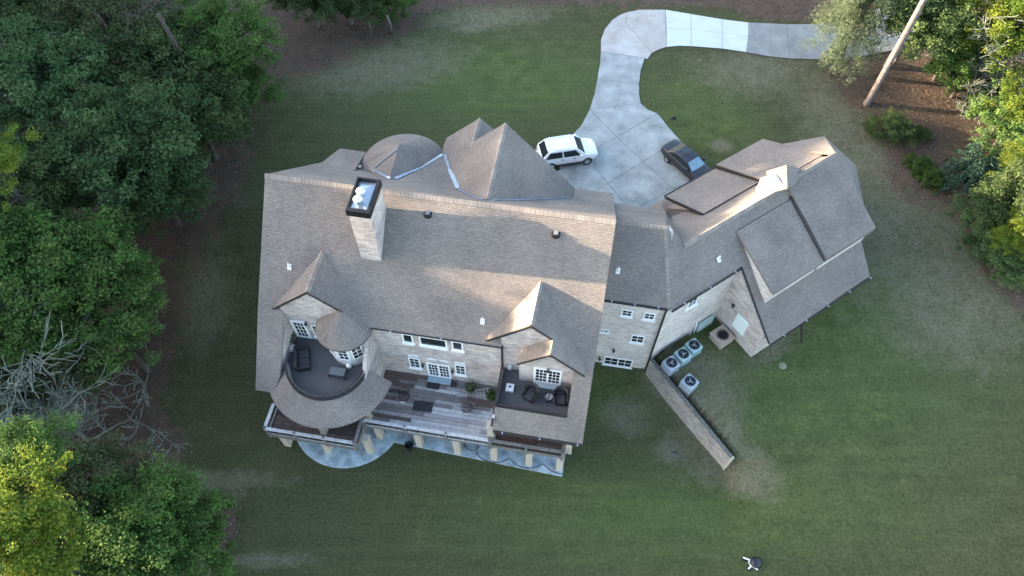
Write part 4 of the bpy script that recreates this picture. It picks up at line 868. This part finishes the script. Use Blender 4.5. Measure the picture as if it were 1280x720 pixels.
armchair(-7.8, -6.05, -22, 'black wicker armchair turned slightly left of the round table on the square balcony'); armchair(-5.85, -6.0, 8, 'black wicker armchair right of the round table, in the balcony corner')
l, r_ = mframe(-6.6, -6.1, 6.1); P = empty('round_side_table', l, r_, 'small round black table with a glass top between two wicker armchairs', 'table')
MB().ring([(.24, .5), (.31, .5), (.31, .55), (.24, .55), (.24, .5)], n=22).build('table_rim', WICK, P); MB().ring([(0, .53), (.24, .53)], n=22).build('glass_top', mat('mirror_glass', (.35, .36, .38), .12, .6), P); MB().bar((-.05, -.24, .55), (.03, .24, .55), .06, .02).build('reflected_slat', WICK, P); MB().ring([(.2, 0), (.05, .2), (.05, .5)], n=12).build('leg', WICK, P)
l, r_ = mframe(-9.2, -5.75, 6.1); P = empty('white_crate', l, r_, 'low square white crate with a dark handle on the square balcony floor', 'crate')
MB().box(-.26, .26, -.26, .26, 0, .26).build('crate_body', WHITEM, P, .02); MB().box(-.06, .08, -.03, .09, .262, .30).build('handle', BLACK, P)
l, r_ = mframe(-9.45, -4.35, 6.1); o = MB().ring([(0, 0), (.13, .02), (.17, .2), (.13, .5), (.05, .6), (0, .62)], n=16).build('white_urn', mat('white_ceramic2', (.66, .66, .65), .3)); o.location = l; tag(o, 'narrow white urn against the wall at the inner corner of the square balcony', 'urn')
# on the deck
def deckchair(x, y, r, label):
    l, r_ = mframe(x, y, 3.0, r); P = empty('round_wire_chair', l, r_, label, 'chair', 'round metal chairs on the timber deck')
    mb = MB(); mb.ring([(.36, .44), (.40, .44), (.40, .48), (.36, .48), (.36, .44)], n=24)
    for k in range(-4, 5): w_ = math.sqrt(max(.38 ** 2 - (k * .085) ** 2, 0)); mb.bar((k * .085, -w_, .46), (k * .085, w_, .46), .022)
    for k in range(-4, 5, 2): w_ = math.sqrt(max(.38 ** 2 - (k * .085) ** 2, 0)); mb.bar((-w_, k * .085, .455), (w_, k * .085, .455), .02)
    mb.build('seat', DARKWD, P)
    MB().ring([(.38, .8), (.42, .8), (.42, .85), (.38, .85), (.38, .8)], 0, .05, n=20, a0=math.radians(20), a1=math.radians(160)).build('backrest', DARKWD, P)
    for k in range(4):
        a = math.pi / 4 + k * math.pi / 2; MB().bar((.26 * math.cos(a), .26 * math.sin(a), .45), (.33 * math.cos(a), .33 * math.sin(a), 0), .035).build('leg', DARKWD, P)
    MB().box(-.14, .14, -.52, -.38, .36, .43).build('footrest', mat('bleached_seat_board', (.46, .42, .37), .8), P)
deckchair(-16.45, -6.3, 0, 'dark round wire chair on the deck nearer the round turret'); deckchair(-12.05, -6.4, 10, 'dark round wire chair on the deck below the ladder')
l, r_ = mframe(-14.75, -4.95, 3.012); o = MB().box(-.46, .46, -.32, .32, 0, .02).build('doormat', mat('black_mat', (.018, .018, .018), .95, noise=(.03, .03, .03), nscale=20)); o.location = l; o.rotation_euler = (0, 0, r_); tag(o, 'black doormat in front of the white patio doors', 'doormat')
l, r_ = mframe(-15.1, -6.65, 3.012, 3); o = MB().box(-.68, .68, -.36, .36, 0, .015).build('deck_rug', mat('dark_rug', (.03, .026, .03), .95)); o.location = l; o.rotation_euler = (0, 0, r_); tag(o, 'dark worn rug in the middle of the timber deck', 'rug')
a = RM.inverted() @ at(571, 493.5, 3.15); b_ = RM.inverted() @ at(612, 490, 3.15); P = empty('ladder', RM @ Vector((a.x, a.y, 3.05)), math.radians(-9.6) + math.atan2(b_.y - a.y, b_.x - a.x), 'aluminium step ladder lying flat on the deck', 'ladder'); Ll = (b_ - a).length
MB().bar((0, -.14, .1), (Ll, -.27, .1), .06, .08).build('rail', SILVER, P); MB().bar((0, .14, .1), (Ll, .27, .1), .06, .08).build('rail', SILVER, P)
for k in range(9): t = .06 + k / 9.2; h_ = .14 + .13 * t; MB().box(t * Ll - .03, t * Ll + .03, -h_, h_, .08, .13).build('rung', SILVER, P)
pot(-12.1, -4.95, 3.0, 'leafy dark potted plant against the pale house wall above the ladder', .26, .42, LF_OLIVE, 260, seed=8); pot(-10.55, -5.3, 3.0, 'dark bushy potted plant at the right end of the ladder', .28, .45, LF_DARK, 320, seed=9)
l, r_ = mframe(-13.35, -4.75, 3.0); o = MB().ring([(.12, .02), (.2, .05), (.22, .14), (.16, .18), (.1, .12), (.12, .02)], n=18).build('coiled_hose_pot', DARKWD); o.location = l; tag(o, 'small dark ring shaped hose coil at the foot of the house wall', 'hose')
l, r_ = mframe(-16.2, -9.05, .1); o = MB().ring([(0, 0), (.26, 0), (.3, .5), (.26, .52), (.24, .1), (0, .1)], n=16).build('black_bin', BLACK); l = at(512, 559, .1); o.location = (l.x, l.y, .1); tag(o, 'round black bin on the patio edge under the deck', 'bin')
# hoses looped on the patio
hs = MB(RM); pts = []
for i in range(60):
    t = i / 59; pts.append((-11.2 + 6.2 * t, -8.2 - .6 * abs(math.sin(t * math.pi * 2.6)) ** .6, .14))
hs.tube(pts, .025, 6); pts = [(-11.6 + .55 * math.cos(a), -7.7 + .5 * math.sin(a), .14 + .004 * a) for a in np.linspace(0, 9, 50)]; hs.tube(pts, .025, 6)
o = hs.build('garden_hose', BLACK); tag(o, 'black garden hose looped across the blue grey patio under the deck', 'hose')

# ================================================================== TREES
HV = []
def crown_pts(seed, nb, lpb, shape=(1, 1, .75), rb=.23, low=-.45, shell=.62):
    g = np.random.default_rng(seed); C_ = []
    while len(C_) < nb:
        d = g.normal(size=3); d /= np.linalg.norm(d)
        if d[2] < low: continue
        r = g.uniform(shell, 1.0) if g.random() < .8 else g.uniform(.2, shell)
        r *= 1 + .26 * math.sin(3 * math.atan2(d[1], d[0]) + seed) * (1 - abs(d[2])) + .20 * math.sin(6 * d[0] + 5 * d[1] + seed) + g.normal() * .07
        C_.append(d * r * np.array(shape))
    C_ = np.array(C_); rr_ = g.uniform(.45, 1.4, nb) * rb
    ex = C_[g.choice(nb, nb // 3)] * g.uniform(1.05, 1.22, (nb // 3, 1)); C_ = np.vstack([C_, ex]); rr_ = np.concatenate([rr_, g.uniform(.3, .6, nb // 3) * rb])
    P_, D_ = [], []; HV.clear()
    for c, r in zip(C_, rr_):
        n = int(lpb * (r / rb) ** 2); d = g.normal(size=(n, 3)); d /= np.linalg.norm(d, axis=1)[:, None]; d[:, 2] = np.abs(d[:, 2]) * np.sign(d[:, 2] + .55)
        P_.append(c + d * r * (g.random((n, 1)) ** .5) * g.uniform(.8, 1.25, (n, 1)) * np.array([1, 1, .7])); D_.append(d); HV.append(np.full(n, g.random()))
    return np.vstack(P_), np.vstack(D_), C_
def broad(seed, R, nb=130, lpb=150, leaf=.15, **k):
    P_, D_, C_ = crown_pts(seed, nb, lpb, **k); return leafmesh('crown', P_ * R, D_, leaf, seed, LF_GREEN, hv=np.concatenate(HV)), C_ * R
CR = {'A': broad(21, 5, 260, 120, rb=.17, leaf=.125), 'B': broad(22, 5, 200, 150, rb=.19, leaf=.125), 'C': broad(26, 5, 320, 95, rb=.15, leaf=.12), 'D': broad(24, 5, 130, 130, rb=.18, shape=(1, .8, 1.15), leaf=.13),
      'S': broad(25, 5, 60, 90, rb=.26, leaf=.25, shape=(1, 1, .6), low=-.1), 'F': broad(27, 5, 95, 120, rb=.17, leaf=.15, shell=.3)}
def needle_crown():
    g = np.random.default_rng(31); P_, D_, C_ = [], [], []
    for k in range(90):
        a = g.uniform(0, 2 * math.pi); h_ = g.uniform(-.6, 1); L_ = (1.05 - .55 * (h_ + .6) / 1.6) * 5 * g.uniform(.7, 1); C_.append((math.cos(a) * L_ * .9, math.sin(a) * L_ * .9, h_ * 4))
        n = 300; t = g.random(n) ** .6; d = g.normal(size=(n, 3)) * (.12 + .25 * t[:, None]) * 1.1
        P_.append(np.stack([math.cos(a) * L_ * t, math.sin(a) * L_ * t, h_ * 4 - .35 * t * L_ * .3], -1) + d); D_.append(np.tile([math.cos(a), math.sin(a), .3], (n, 1)))
    return leafmesh('crown', np.vstack(P_), np.vstack(D_), .17, 31, LF_PINE, aspect=.14), np.array(C_)
CR['P'] = needle_crown()
TRK = {}
def trunk_mesh(key, seed, hgt, m=BARK):
    """tapered trunk reaching up hgt metres, limbs into the crown (crown centre at hgt)"""
    k_ = (key, round(hgt), m.name)
    if k_ in TRK: return TRK[k_]
    g = random.Random(seed); mb = MB(); C_ = CR[key][1]
    pts = [(0, 0, -.6), (.05, 0, .2), (.12 * g.uniform(-1, 1), .1, hgt * .4), (.3 * g.uniform(-1, 1), .25 * g.uniform(-1, 1), hgt * .8), (.3 * g.uniform(-1, 1), .2, hgt + 1.5)]
    mb.tube(pts, [.42, .32, .27, .19, .07], 9)
    for i in g.sample(range(len(C_)), min(14, len(C_))):
        c_ = C_[i]; z0 = hgt * g.uniform(.55, .95); mid = (c_[0] * .5, c_[1] * .5, (z0 + hgt + c_[2]) / 2 + .3); mb.tube([(0, 0, z0), mid, (c_[0], c_[1], hgt + c_[2])], [.12, .07, .02], 6)
    TRK[k_] = mb.mesh('trunk', m); return TRK[k_]
def tree(name, u, v, zc, R, key, m, label, cat='tree', group=None, rot=None, world=None, zs=1.0, bark=BARK):
    c = Vector(world) if world else at(u, v, zc); z0 = hz1(c.x, c.y); P = empty(name, (c.x, c.y, z0), random.uniform(0, 6.28) if rot is None else rot, label, cat, group)
    s_ = R / 5; hh = (zc - z0)
    t = bpy.data.objects.new('trunk', trunk_mesh(key, hash(key) % 97 if 0 else ord(key), max(hh / s_, 1.2), bark)); COL.objects.link(t); t.parent = P; t.scale = (s_, s_, s_ * hh / s_ / max(round(hh / s_), 1) if hh / s_ > 1.2 else hh / 1.2)
    o = bpy.data.objects.new('crown', CR[key][0]); COL.objects.link(o); o.parent = P; o.location = (0, 0, hh); o.scale = (s_, s_, s_ * zs)
    o.material_slots[0].link = 'OBJECT'; o.material_slots[0].material = m
    return P
G1 = 'trees of the dense wood along the left edge'
for a in [
 ('broadleaf_tree', 66, 100, 10, 5.2, 'A', LF_BLUE, 'large bluish green broadleaf tree in the upper left wood'),
 ('broadleaf_tree', 156, 185, 9.5, 5.8, 'C', LF_BLUE, 'widest blue green tree crown at the middle of the upper left wood'),
 ('broadleaf_tree', 274, 55, 9, 4.4, 'A', LF_GREEN, 'dense green tree whose crown overhangs the brown leaf bed at the top'),
 ('broadleaf_tree', 209, 85, 9, 4.8, 'B', LF_DARK, 'dark olive tree between the bluish crown and the dense green edge tree'),
 ('broadleaf_tree', 11, 25, 11, 4.8, 'B', LF_DARK, 'dark tree filling the top left corner'),
 ('broadleaf_tree', 129, 12, 12, 4.0, 'D', LF_OLIVE, 'yellowish tree crown at the top edge of the upper left wood'),
 ('broadleaf_tree', 46, 235, 9, 4.4, 'B', LF_DARK, 'dark tree below the large bluish green tree at the left edge'),
 ('broadleaf_tree', 246, 150, 7.5, 4.0, 'C', LF_DARK, 'dark low tree next to the brown leaf litter left of the house'),
 ('broadleaf_tree', 299, 112, 6, 2.8, 'A', LF_GREEN, 'small green tree at the corner where wood meets lawn'),
 ('broadleaf_tree', 196, 235, 7, 3.8, 'A', LF_BLUE, 'blue green tree at the lower edge of the upper left wood'),
 ('broadleaf_tree', 81, 365, 9.0, 5.2, 'C', LF_GREEN, 'broad bright green tree in the middle of the left edge'),
 ('broadleaf_tree', 11, 350, 10, 4.6, 'A', LF_GREEN, 'green tree cut by the left edge beside a pale leaning trunk'),
 ('broadleaf_tree', 149, 345, 7.5, 3.3, 'D', LF_GREEN, 'pointed green tree top rising towards the dark clearing'),
 ('broadleaf_tree', 141, 415, 6, 3.3, 'F', LF_GREEN, 'green tree at the lawn edge next to the bare branches'),
 ('broadleaf_tree', 26, 465, 5.5, 4.4, 'B', LF_OLIVE, 'olive green tree showing through the bare branches'),
 ('broadleaf_tree', 19, 590, 12.5, 2.7, 'A', LF_GREEN, 'sunlit fresh green tree in the lower left wood', ),
 ('broadleaf_tree', -1, 672, 14.5, 3.3, 'C', LF_YELL, 'yellow leaved tree glowing in the bottom left corner'),
 ('broadleaf_tree', 57, 700, 12, 2.1, 'F', LF_YELL, 'smaller thin yellow green crown right of the glowing corner tree'),
 ('broadleaf_tree', 76, 625, 8, 4.0, 'C', LF_OLIVE, 'olive green tree below the bare tree in the lower left wood'),
 ('broadleaf_tree', 151, 672, 7.5, 4.0, 'B', LF_GREEN, 'mid green tree at the bottom between yellow crowns and lawn'),
 ('broadleaf_tree', 219, 690, 5.5, 3.5, 'C', LF_GREEN, 'low green tree at the bottom edge next to the open lawn'),
 ('broadleaf_tree', -9, 205, 14.5, 2.5, 'D', LF_YELL, 'small yellow green crown catching sun at the left edge'),  # yellow leaf colour stands in for sun that is blocked here
]: tree(*a, group=G1)
G2 = 'small trees at the top edge'
for a in [('broadleaf_tree', 385, -12, 7, 3.2, 'A', LF_DARK, 'dark tree top above the brown leaf bed at the top edge'), ('broadleaf_tree', 432, -4, 6, 3.2, 'B', LF_DARK, 'dark bushy tree left of the bright green one at the top edge'), ('broadleaf_tree', 484, 0, 5, 2.6, 'C', LF_GREEN, 'bright green small tree at the top edge with pale trunks')]: tree(*a, group=G2, bark=BARKP)
G3 = 'trees of the wood on the right'
for a in [('pine_tree', 1068, 30, 8.5, 4.3, 'P', LF_PINE, 'soft grey green pine overhanging the end of the driveway'),
 ('broadleaf_tree', 1145, 15, 9, 4.6, 'A', LF_DARK, 'dark green tree behind the tall bare pine trunk'),
 ('broadleaf_tree', 1195, 55, 7, 3.4, 'C', LF_GREEN, 'green tree between the bare trunk and the yellow tree'),
 ('broadleaf_tree', 1262, 40, 9.5, 4.2, 'A', LF_YELL, 'large sunlit yellow tree in the top right corner'),
 ('broadleaf_tree', 1285, 130, 8, 2.8, 'F', LF_YELL, 'yellow green tree at the right edge below the corner tree'),
 ('broadleaf_tree', 1252, 150, 6.5, 2.8, 'F', LF_GREEN, 'green tree under the yellow crowns on the right'),
 ('broadleaf_tree', 1200, 105, 4.5, 2.3, 'F', LF_OLIVE, 'thin olive tree with showing branches right of the bare trunk'),
 ('broadleaf_tree', 1272, 205, 7.5, 1.8, 'D', LF_YELL, 'narrow yellow tree halfway down the right edge'),
 ('broadleaf_tree', 1284, 295, 7.5, 1.9, 'C', LF_YELL, 'small yellow crown low on the right edge'),
 ('broadleaf_tree', 1258, 285, 6.0, 3.0, 'A', LF_BLUE, 'blue green tree at the right edge of the lawn'),
 ('broadleaf_tree', 1285, 250, 8, 3.2, 'B', LF_DARK, 'dark green tree behind the narrow yellow tree')]: tree(*a, group=G3)
# shrubs
G4 = 'shrubs in the leaf litter on the right'
for nm, u, v, zc, R, key, m, lb in [('shrub', 1115, 160, 3.9, 1.75, 'A', LF_DARK, 'dense dark round shrub near the lawn edge on the right'), ('shrub', 1152, 168, 3.4, .8, 'A', LF_DARK, 'small dark shrub beside the dense round one'),
    ('shrub', 1150, 208, 3.2, 1.1, 'A', LF_GREEN, 'bright green low shrub at the tip of the green bed'), ('shrub', 1163, 224, 3.2, 1.15, 'A', LF_GREEN, 'bright green low shrub next to the drooping teal conifer'),
    ('shrub', 1225, 308, 3.6, 1.5, 'S', LF_BLUE, 'blue green shrub in front of the lowest yellow crown')]:
    tree(nm, u, v, zc, R, key, m, lb, 'shrub', G4, zs=.8)
for u, v, zc, R, key, m, lb in [(1212, 92, 4.8, 2.3, 'C', LF_DARK, 'dark bushy young tree filling the gap left of the large yellow corner tree'), (1238, 112, 4.8, 2.4, 'A', LF_GREEN, 'green bushy young tree directly under the large yellow corner tree'), (1190, 75, 4.6, 1.9, 'A', LF_DARK, 'dark young tree just right of the tall bare pine trunk'),
    (1262, 175, 4.8, 2.4, 'C', LF_BLUE, 'blue green young tree under the yellow crown at the right edge'), (1248, 205, 4.0, 1.8, 'F', LF_GREEN, 'open green young tree behind the drooping conifer'), (1272, 335, 4.5, 1.9, 'A', LF_BLUE, 'blue green young tree lowest on the right edge'), (1238, 268, 3.9, 1.5, 'F', LF_GREEN, 'green young tree at the lawn edge below the drooping conifer')]:
    tree('young_tree', u, v, zc, R, key, m, lb, 'young tree', 'young trees in the right hand wood')
# drooping teal conifer
c = at(1208, 222, 4.0); P = empty('drooping_conifer', (c.x, c.y, hz1(c.x, c.y)), 0, 'dark teal conifer with drooping feathery branches', 'conifer'); g = np.random.default_rng(5); Pp, Dd = [], []; tb = MB(); tb.tube([(0, 0, -.3), (0, 0, 3.2)], [.14, .04])
for k in range(34):
    a = g.uniform(0, 6.28); L_ = g.uniform(1.4, 2.9); z_ = g.uniform(.6, 3.0); n = 260; t = g.random(n); e = np.array([math.cos(a), math.sin(a)])
    x = e[0] * L_ * t; y = e[1] * L_ * t; z = z_ + .5 * np.sin(t * 3.1) - .9 * t ** 2; Pp.append(np.stack([x, y, z], -1) + g.normal(size=(n, 3)) * [.13, .13, .07]); Dd.append(np.tile([e[0], e[1], .2], (n, 1))); tb.tube([(0, 0, z_), (e[0] * L_ * .5, e[1] * L_ * .5, z_ + .3), (e[0] * L_, e[1] * L_, z_ - .9)], [.04, .03, .01], 5)
put('foliage', leafmesh('foliage', np.vstack(Pp), np.vstack(Dd), .16, 6, LF_TEAL, aspect=.3), P); tb.build('trunk', BARK, P)
# tall bare pine trunk, its crown above the picture
c = at(1083, 130, 3); P = empty('tall_pine', (c.x, c.y, hz1(c.x, c.y)), 0, 'tall pine with a long bare pale trunk crossing the upper right', 'tree'); mb = MB(); mb.tube([(0, 0, -.3), (.05, 0, .4), (.05, 0, 8), (.1, .1, 16), (.1, .1, 23)], [.42, .29, .24, .2, .12], 12)
for a, L_, z_ in ((.5, .9, 9), (2.2, .7, 12), (4, .8, 14.5)): mb.tube([(0, 0, z_), (math.cos(a) * L_, math.sin(a) * L_, z_ + .3)], [.05, .02], 5)
mb.build('trunk', BARKP, P); o = bpy.data.objects.new('crown', CR['P'][0]); COL.objects.link(o); o.parent = P; o.location = (0, 1.5, 25.5); o.scale = (.8, .8, .7)
def stem(name, u0, v0, u1, v1, zb, zt, r, label, m=BARK):
    a = at(u0, v0, zb); b_ = at(u1, v1, zt); P = tag(MB().tube([a + Vector((0, 0, -.3)), a.lerp(b_, .5) + Vector((.1, 0, 0)), b_], [r, r * .85, r * .6], 9).build(name, m), label, 'tree trunk', 'bare trunks in the woods'); return P
stem('tree_trunk', 235, 90, 198, 18, 7, 17, .22, 'grey trunk rising out of the dark crowns in the upper left'); stem('tree_trunk', 38, 322, -4, 287, 4, 12, .24, 'pale grey trunk leaning out of the left edge'); stem('tree_trunk', 1026, 79, 1030, 68, 3, 5, .14, 'short pale trunk under the grey green pine', BARKP)
stem('tree_trunk', 1118, 78, 1134, 50, 3, 7, .12, 'thin trunk right behind the tall bare pine', BARKP); stem('tree_trunk', 488, 39, 484, 20, 3.5, 6.5, .15, 'pale split trunk under the bright green top edge tree', BARKP); stem('tree_trunk', 463, 44, 461, 28, 3.5, 5.5, .09, 'thin pale trunk left of the split trunk at the top edge', BARKP)
# dead tree with bare grey branches
def bare_tree(u, v, zb, hgt, spread, seed, label, lean=(0, 0)):
    c = at(u, v, zb); P = empty('bare_tree', (c.x, c.y, hz1(c.x, c.y)), 0, label, 'bare tree'); g = random.Random(seed); mb = MB(); tw = MB()
    def grow(p, d, L_, r, dep):
        n = 4; pts = [p]; rad = [r]; q = Vector(p); dd = Vector(d)
        for i in range(n):
            dd = (dd + Vector((g.gauss(0, .16), g.gauss(0, .16), g.gauss(.02, .1)))).normalized(); q = q + dd * L_ / n; pts.append(q.copy()); rad.append(max(.022, r * (1 - .55 * (i + 1) / n)))
        (mb if dep < 3 else tw).tube(pts, rad, 6 if dep < 2 else 4, False)
        if dep < 5:
            for k in range(g.choice((3, 4)) if dep else 7):
                t = g.randint(1, n) if dep else g.randint(2, n); nd = (dd + Vector((g.gauss(0, .75), g.gauss(0, .75), g.gauss(.05, .35))) * (1 if dep else 1.3)).normalized(); grow(pts[t], nd, L_ * g.uniform(.55, .8), rad[t] * .62, dep + 1)
    grow(Vector((0, 0, -.3)), Vector((lean[0], lean[1], 1)).normalized(), hgt * .55, .2, 0)
    mb.build('trunk', BARKD, P); tw.build('twigs', BARKD, P)['kind'] = 'stuff'
bare_tree(62, 540, 3, 13, 6, 12, 'bare grey tree spreading leafless branches over the left wood'); bare_tree(120, 560, 1, 9, 5, 17, 'smaller leafless tree at the lawn edge beside the larger bare one', (.3, .1)); bare_tree(20, 640, 8, 9, 5, 23, 'leafless pale crown among the yellow trees in the lower left'); bare_tree(160, 705, 2, 6, 3, 29, 'low leafless bush at the bottom edge of the left wood'); bare_tree(1200, 135, 3, 5, 3, 31, 'small leafless tree with exposed roots in the litter on the right'); bare_tree(1265, 105, 5, 9, 4, 37, 'pale bare limbs behind the yellow trees at the right edge')
# tall wood west of the plot: its shadow lies over the garden
G5 = 'tall trees of the wood west of the house'
gw = random.Random(4)
def tall(x, y, zc, R, zs, lab): tree('tall_tree', 0, 0, zc, R, gw.choice('ABC'), LF_DARK, lab, group=G5, world=(x, y, 0), zs=zs)
for i in range(31):
    y = -6 + i * 3.6 + gw.uniform(-.8, .8)
    zt = (17.5 if y < 21 else 25.4 if y < 37 else 30.1 if y < 45 else 31.6 if y < 57 else 28.6) + (gw.uniform(-1.2, 1.0) if y < 38 else gw.uniform(-.8, .8))
    tall(-66 + gw.uniform(-3, 3), y, zt - 5.2, 5.6, 1.2, 'tall dark tree in the front row of the wood west of the house')
    if 21 < y < 40:
        o_ = tree('tall_tree', 0, 0, zt - 1.0, 4.2, 'F', LF_DARK, 'thin topped taller tree standing above the front row of the western wood', group=G5, world=(-63 + gw.uniform(-2, 2), y + 1.5, 0), zs=1.0)
    if y > 21: tall(-71 + gw.uniform(-2, 2), y, zt - 12.5, 6, 1.5, 'tall dark tree deep in the wood west of the house')
    if y > 36: tall(-69 + gw.uniform(-2, 2), y + 1.8, 14.5, 6, 1.6, 'mid height dark tree in the northern part of the western wood')
    tall(-75 + gw.uniform(-2, 2), y, 8, 6.2, 1.5, 'low dark tree at the back of the wood west of the house')

# ================================================================== FALLEN LEAVES
g = np.random.default_rng(77); N_ = 260000; x = g.uniform(-46, 50, N_); y = g.uniform(8, 66, N_); lit, dry, lush_light = masks(x, y); keep = g.random(N_) < np.clip(lit * .5 + dry * .06 + .003, 0, 1)
x, y = x[keep], y[keep]; z = hz(x, y) + .03
M_ = RM.inverted(); lx = (x - OX) * math.cos(math.radians(9.6)) - (y - OY) * math.sin(math.radians(9.6)); ly = (x - OX) * math.sin(math.radians(9.6)) + (y - OY) * math.cos(math.radians(9.6))
ok = ~((lx > -27) & (lx < 1) & (ly > -11.5) & (ly < 13)); P_ = np.stack([x, y, z], -1)[ok]; D_ = np.tile([0, 0, 1.0], (len(P_), 1))
o = bpy.data.objects.new('fallen_leaves', leafmesh('fallen_leaves', P_, D_, .085, 78, LITTER, aspect=.7, updir=2.5)); COL.objects.link(o); tag(o, 'brown fallen leaves scattered over the wood floor and lawn edges', None, None, 'stuff')
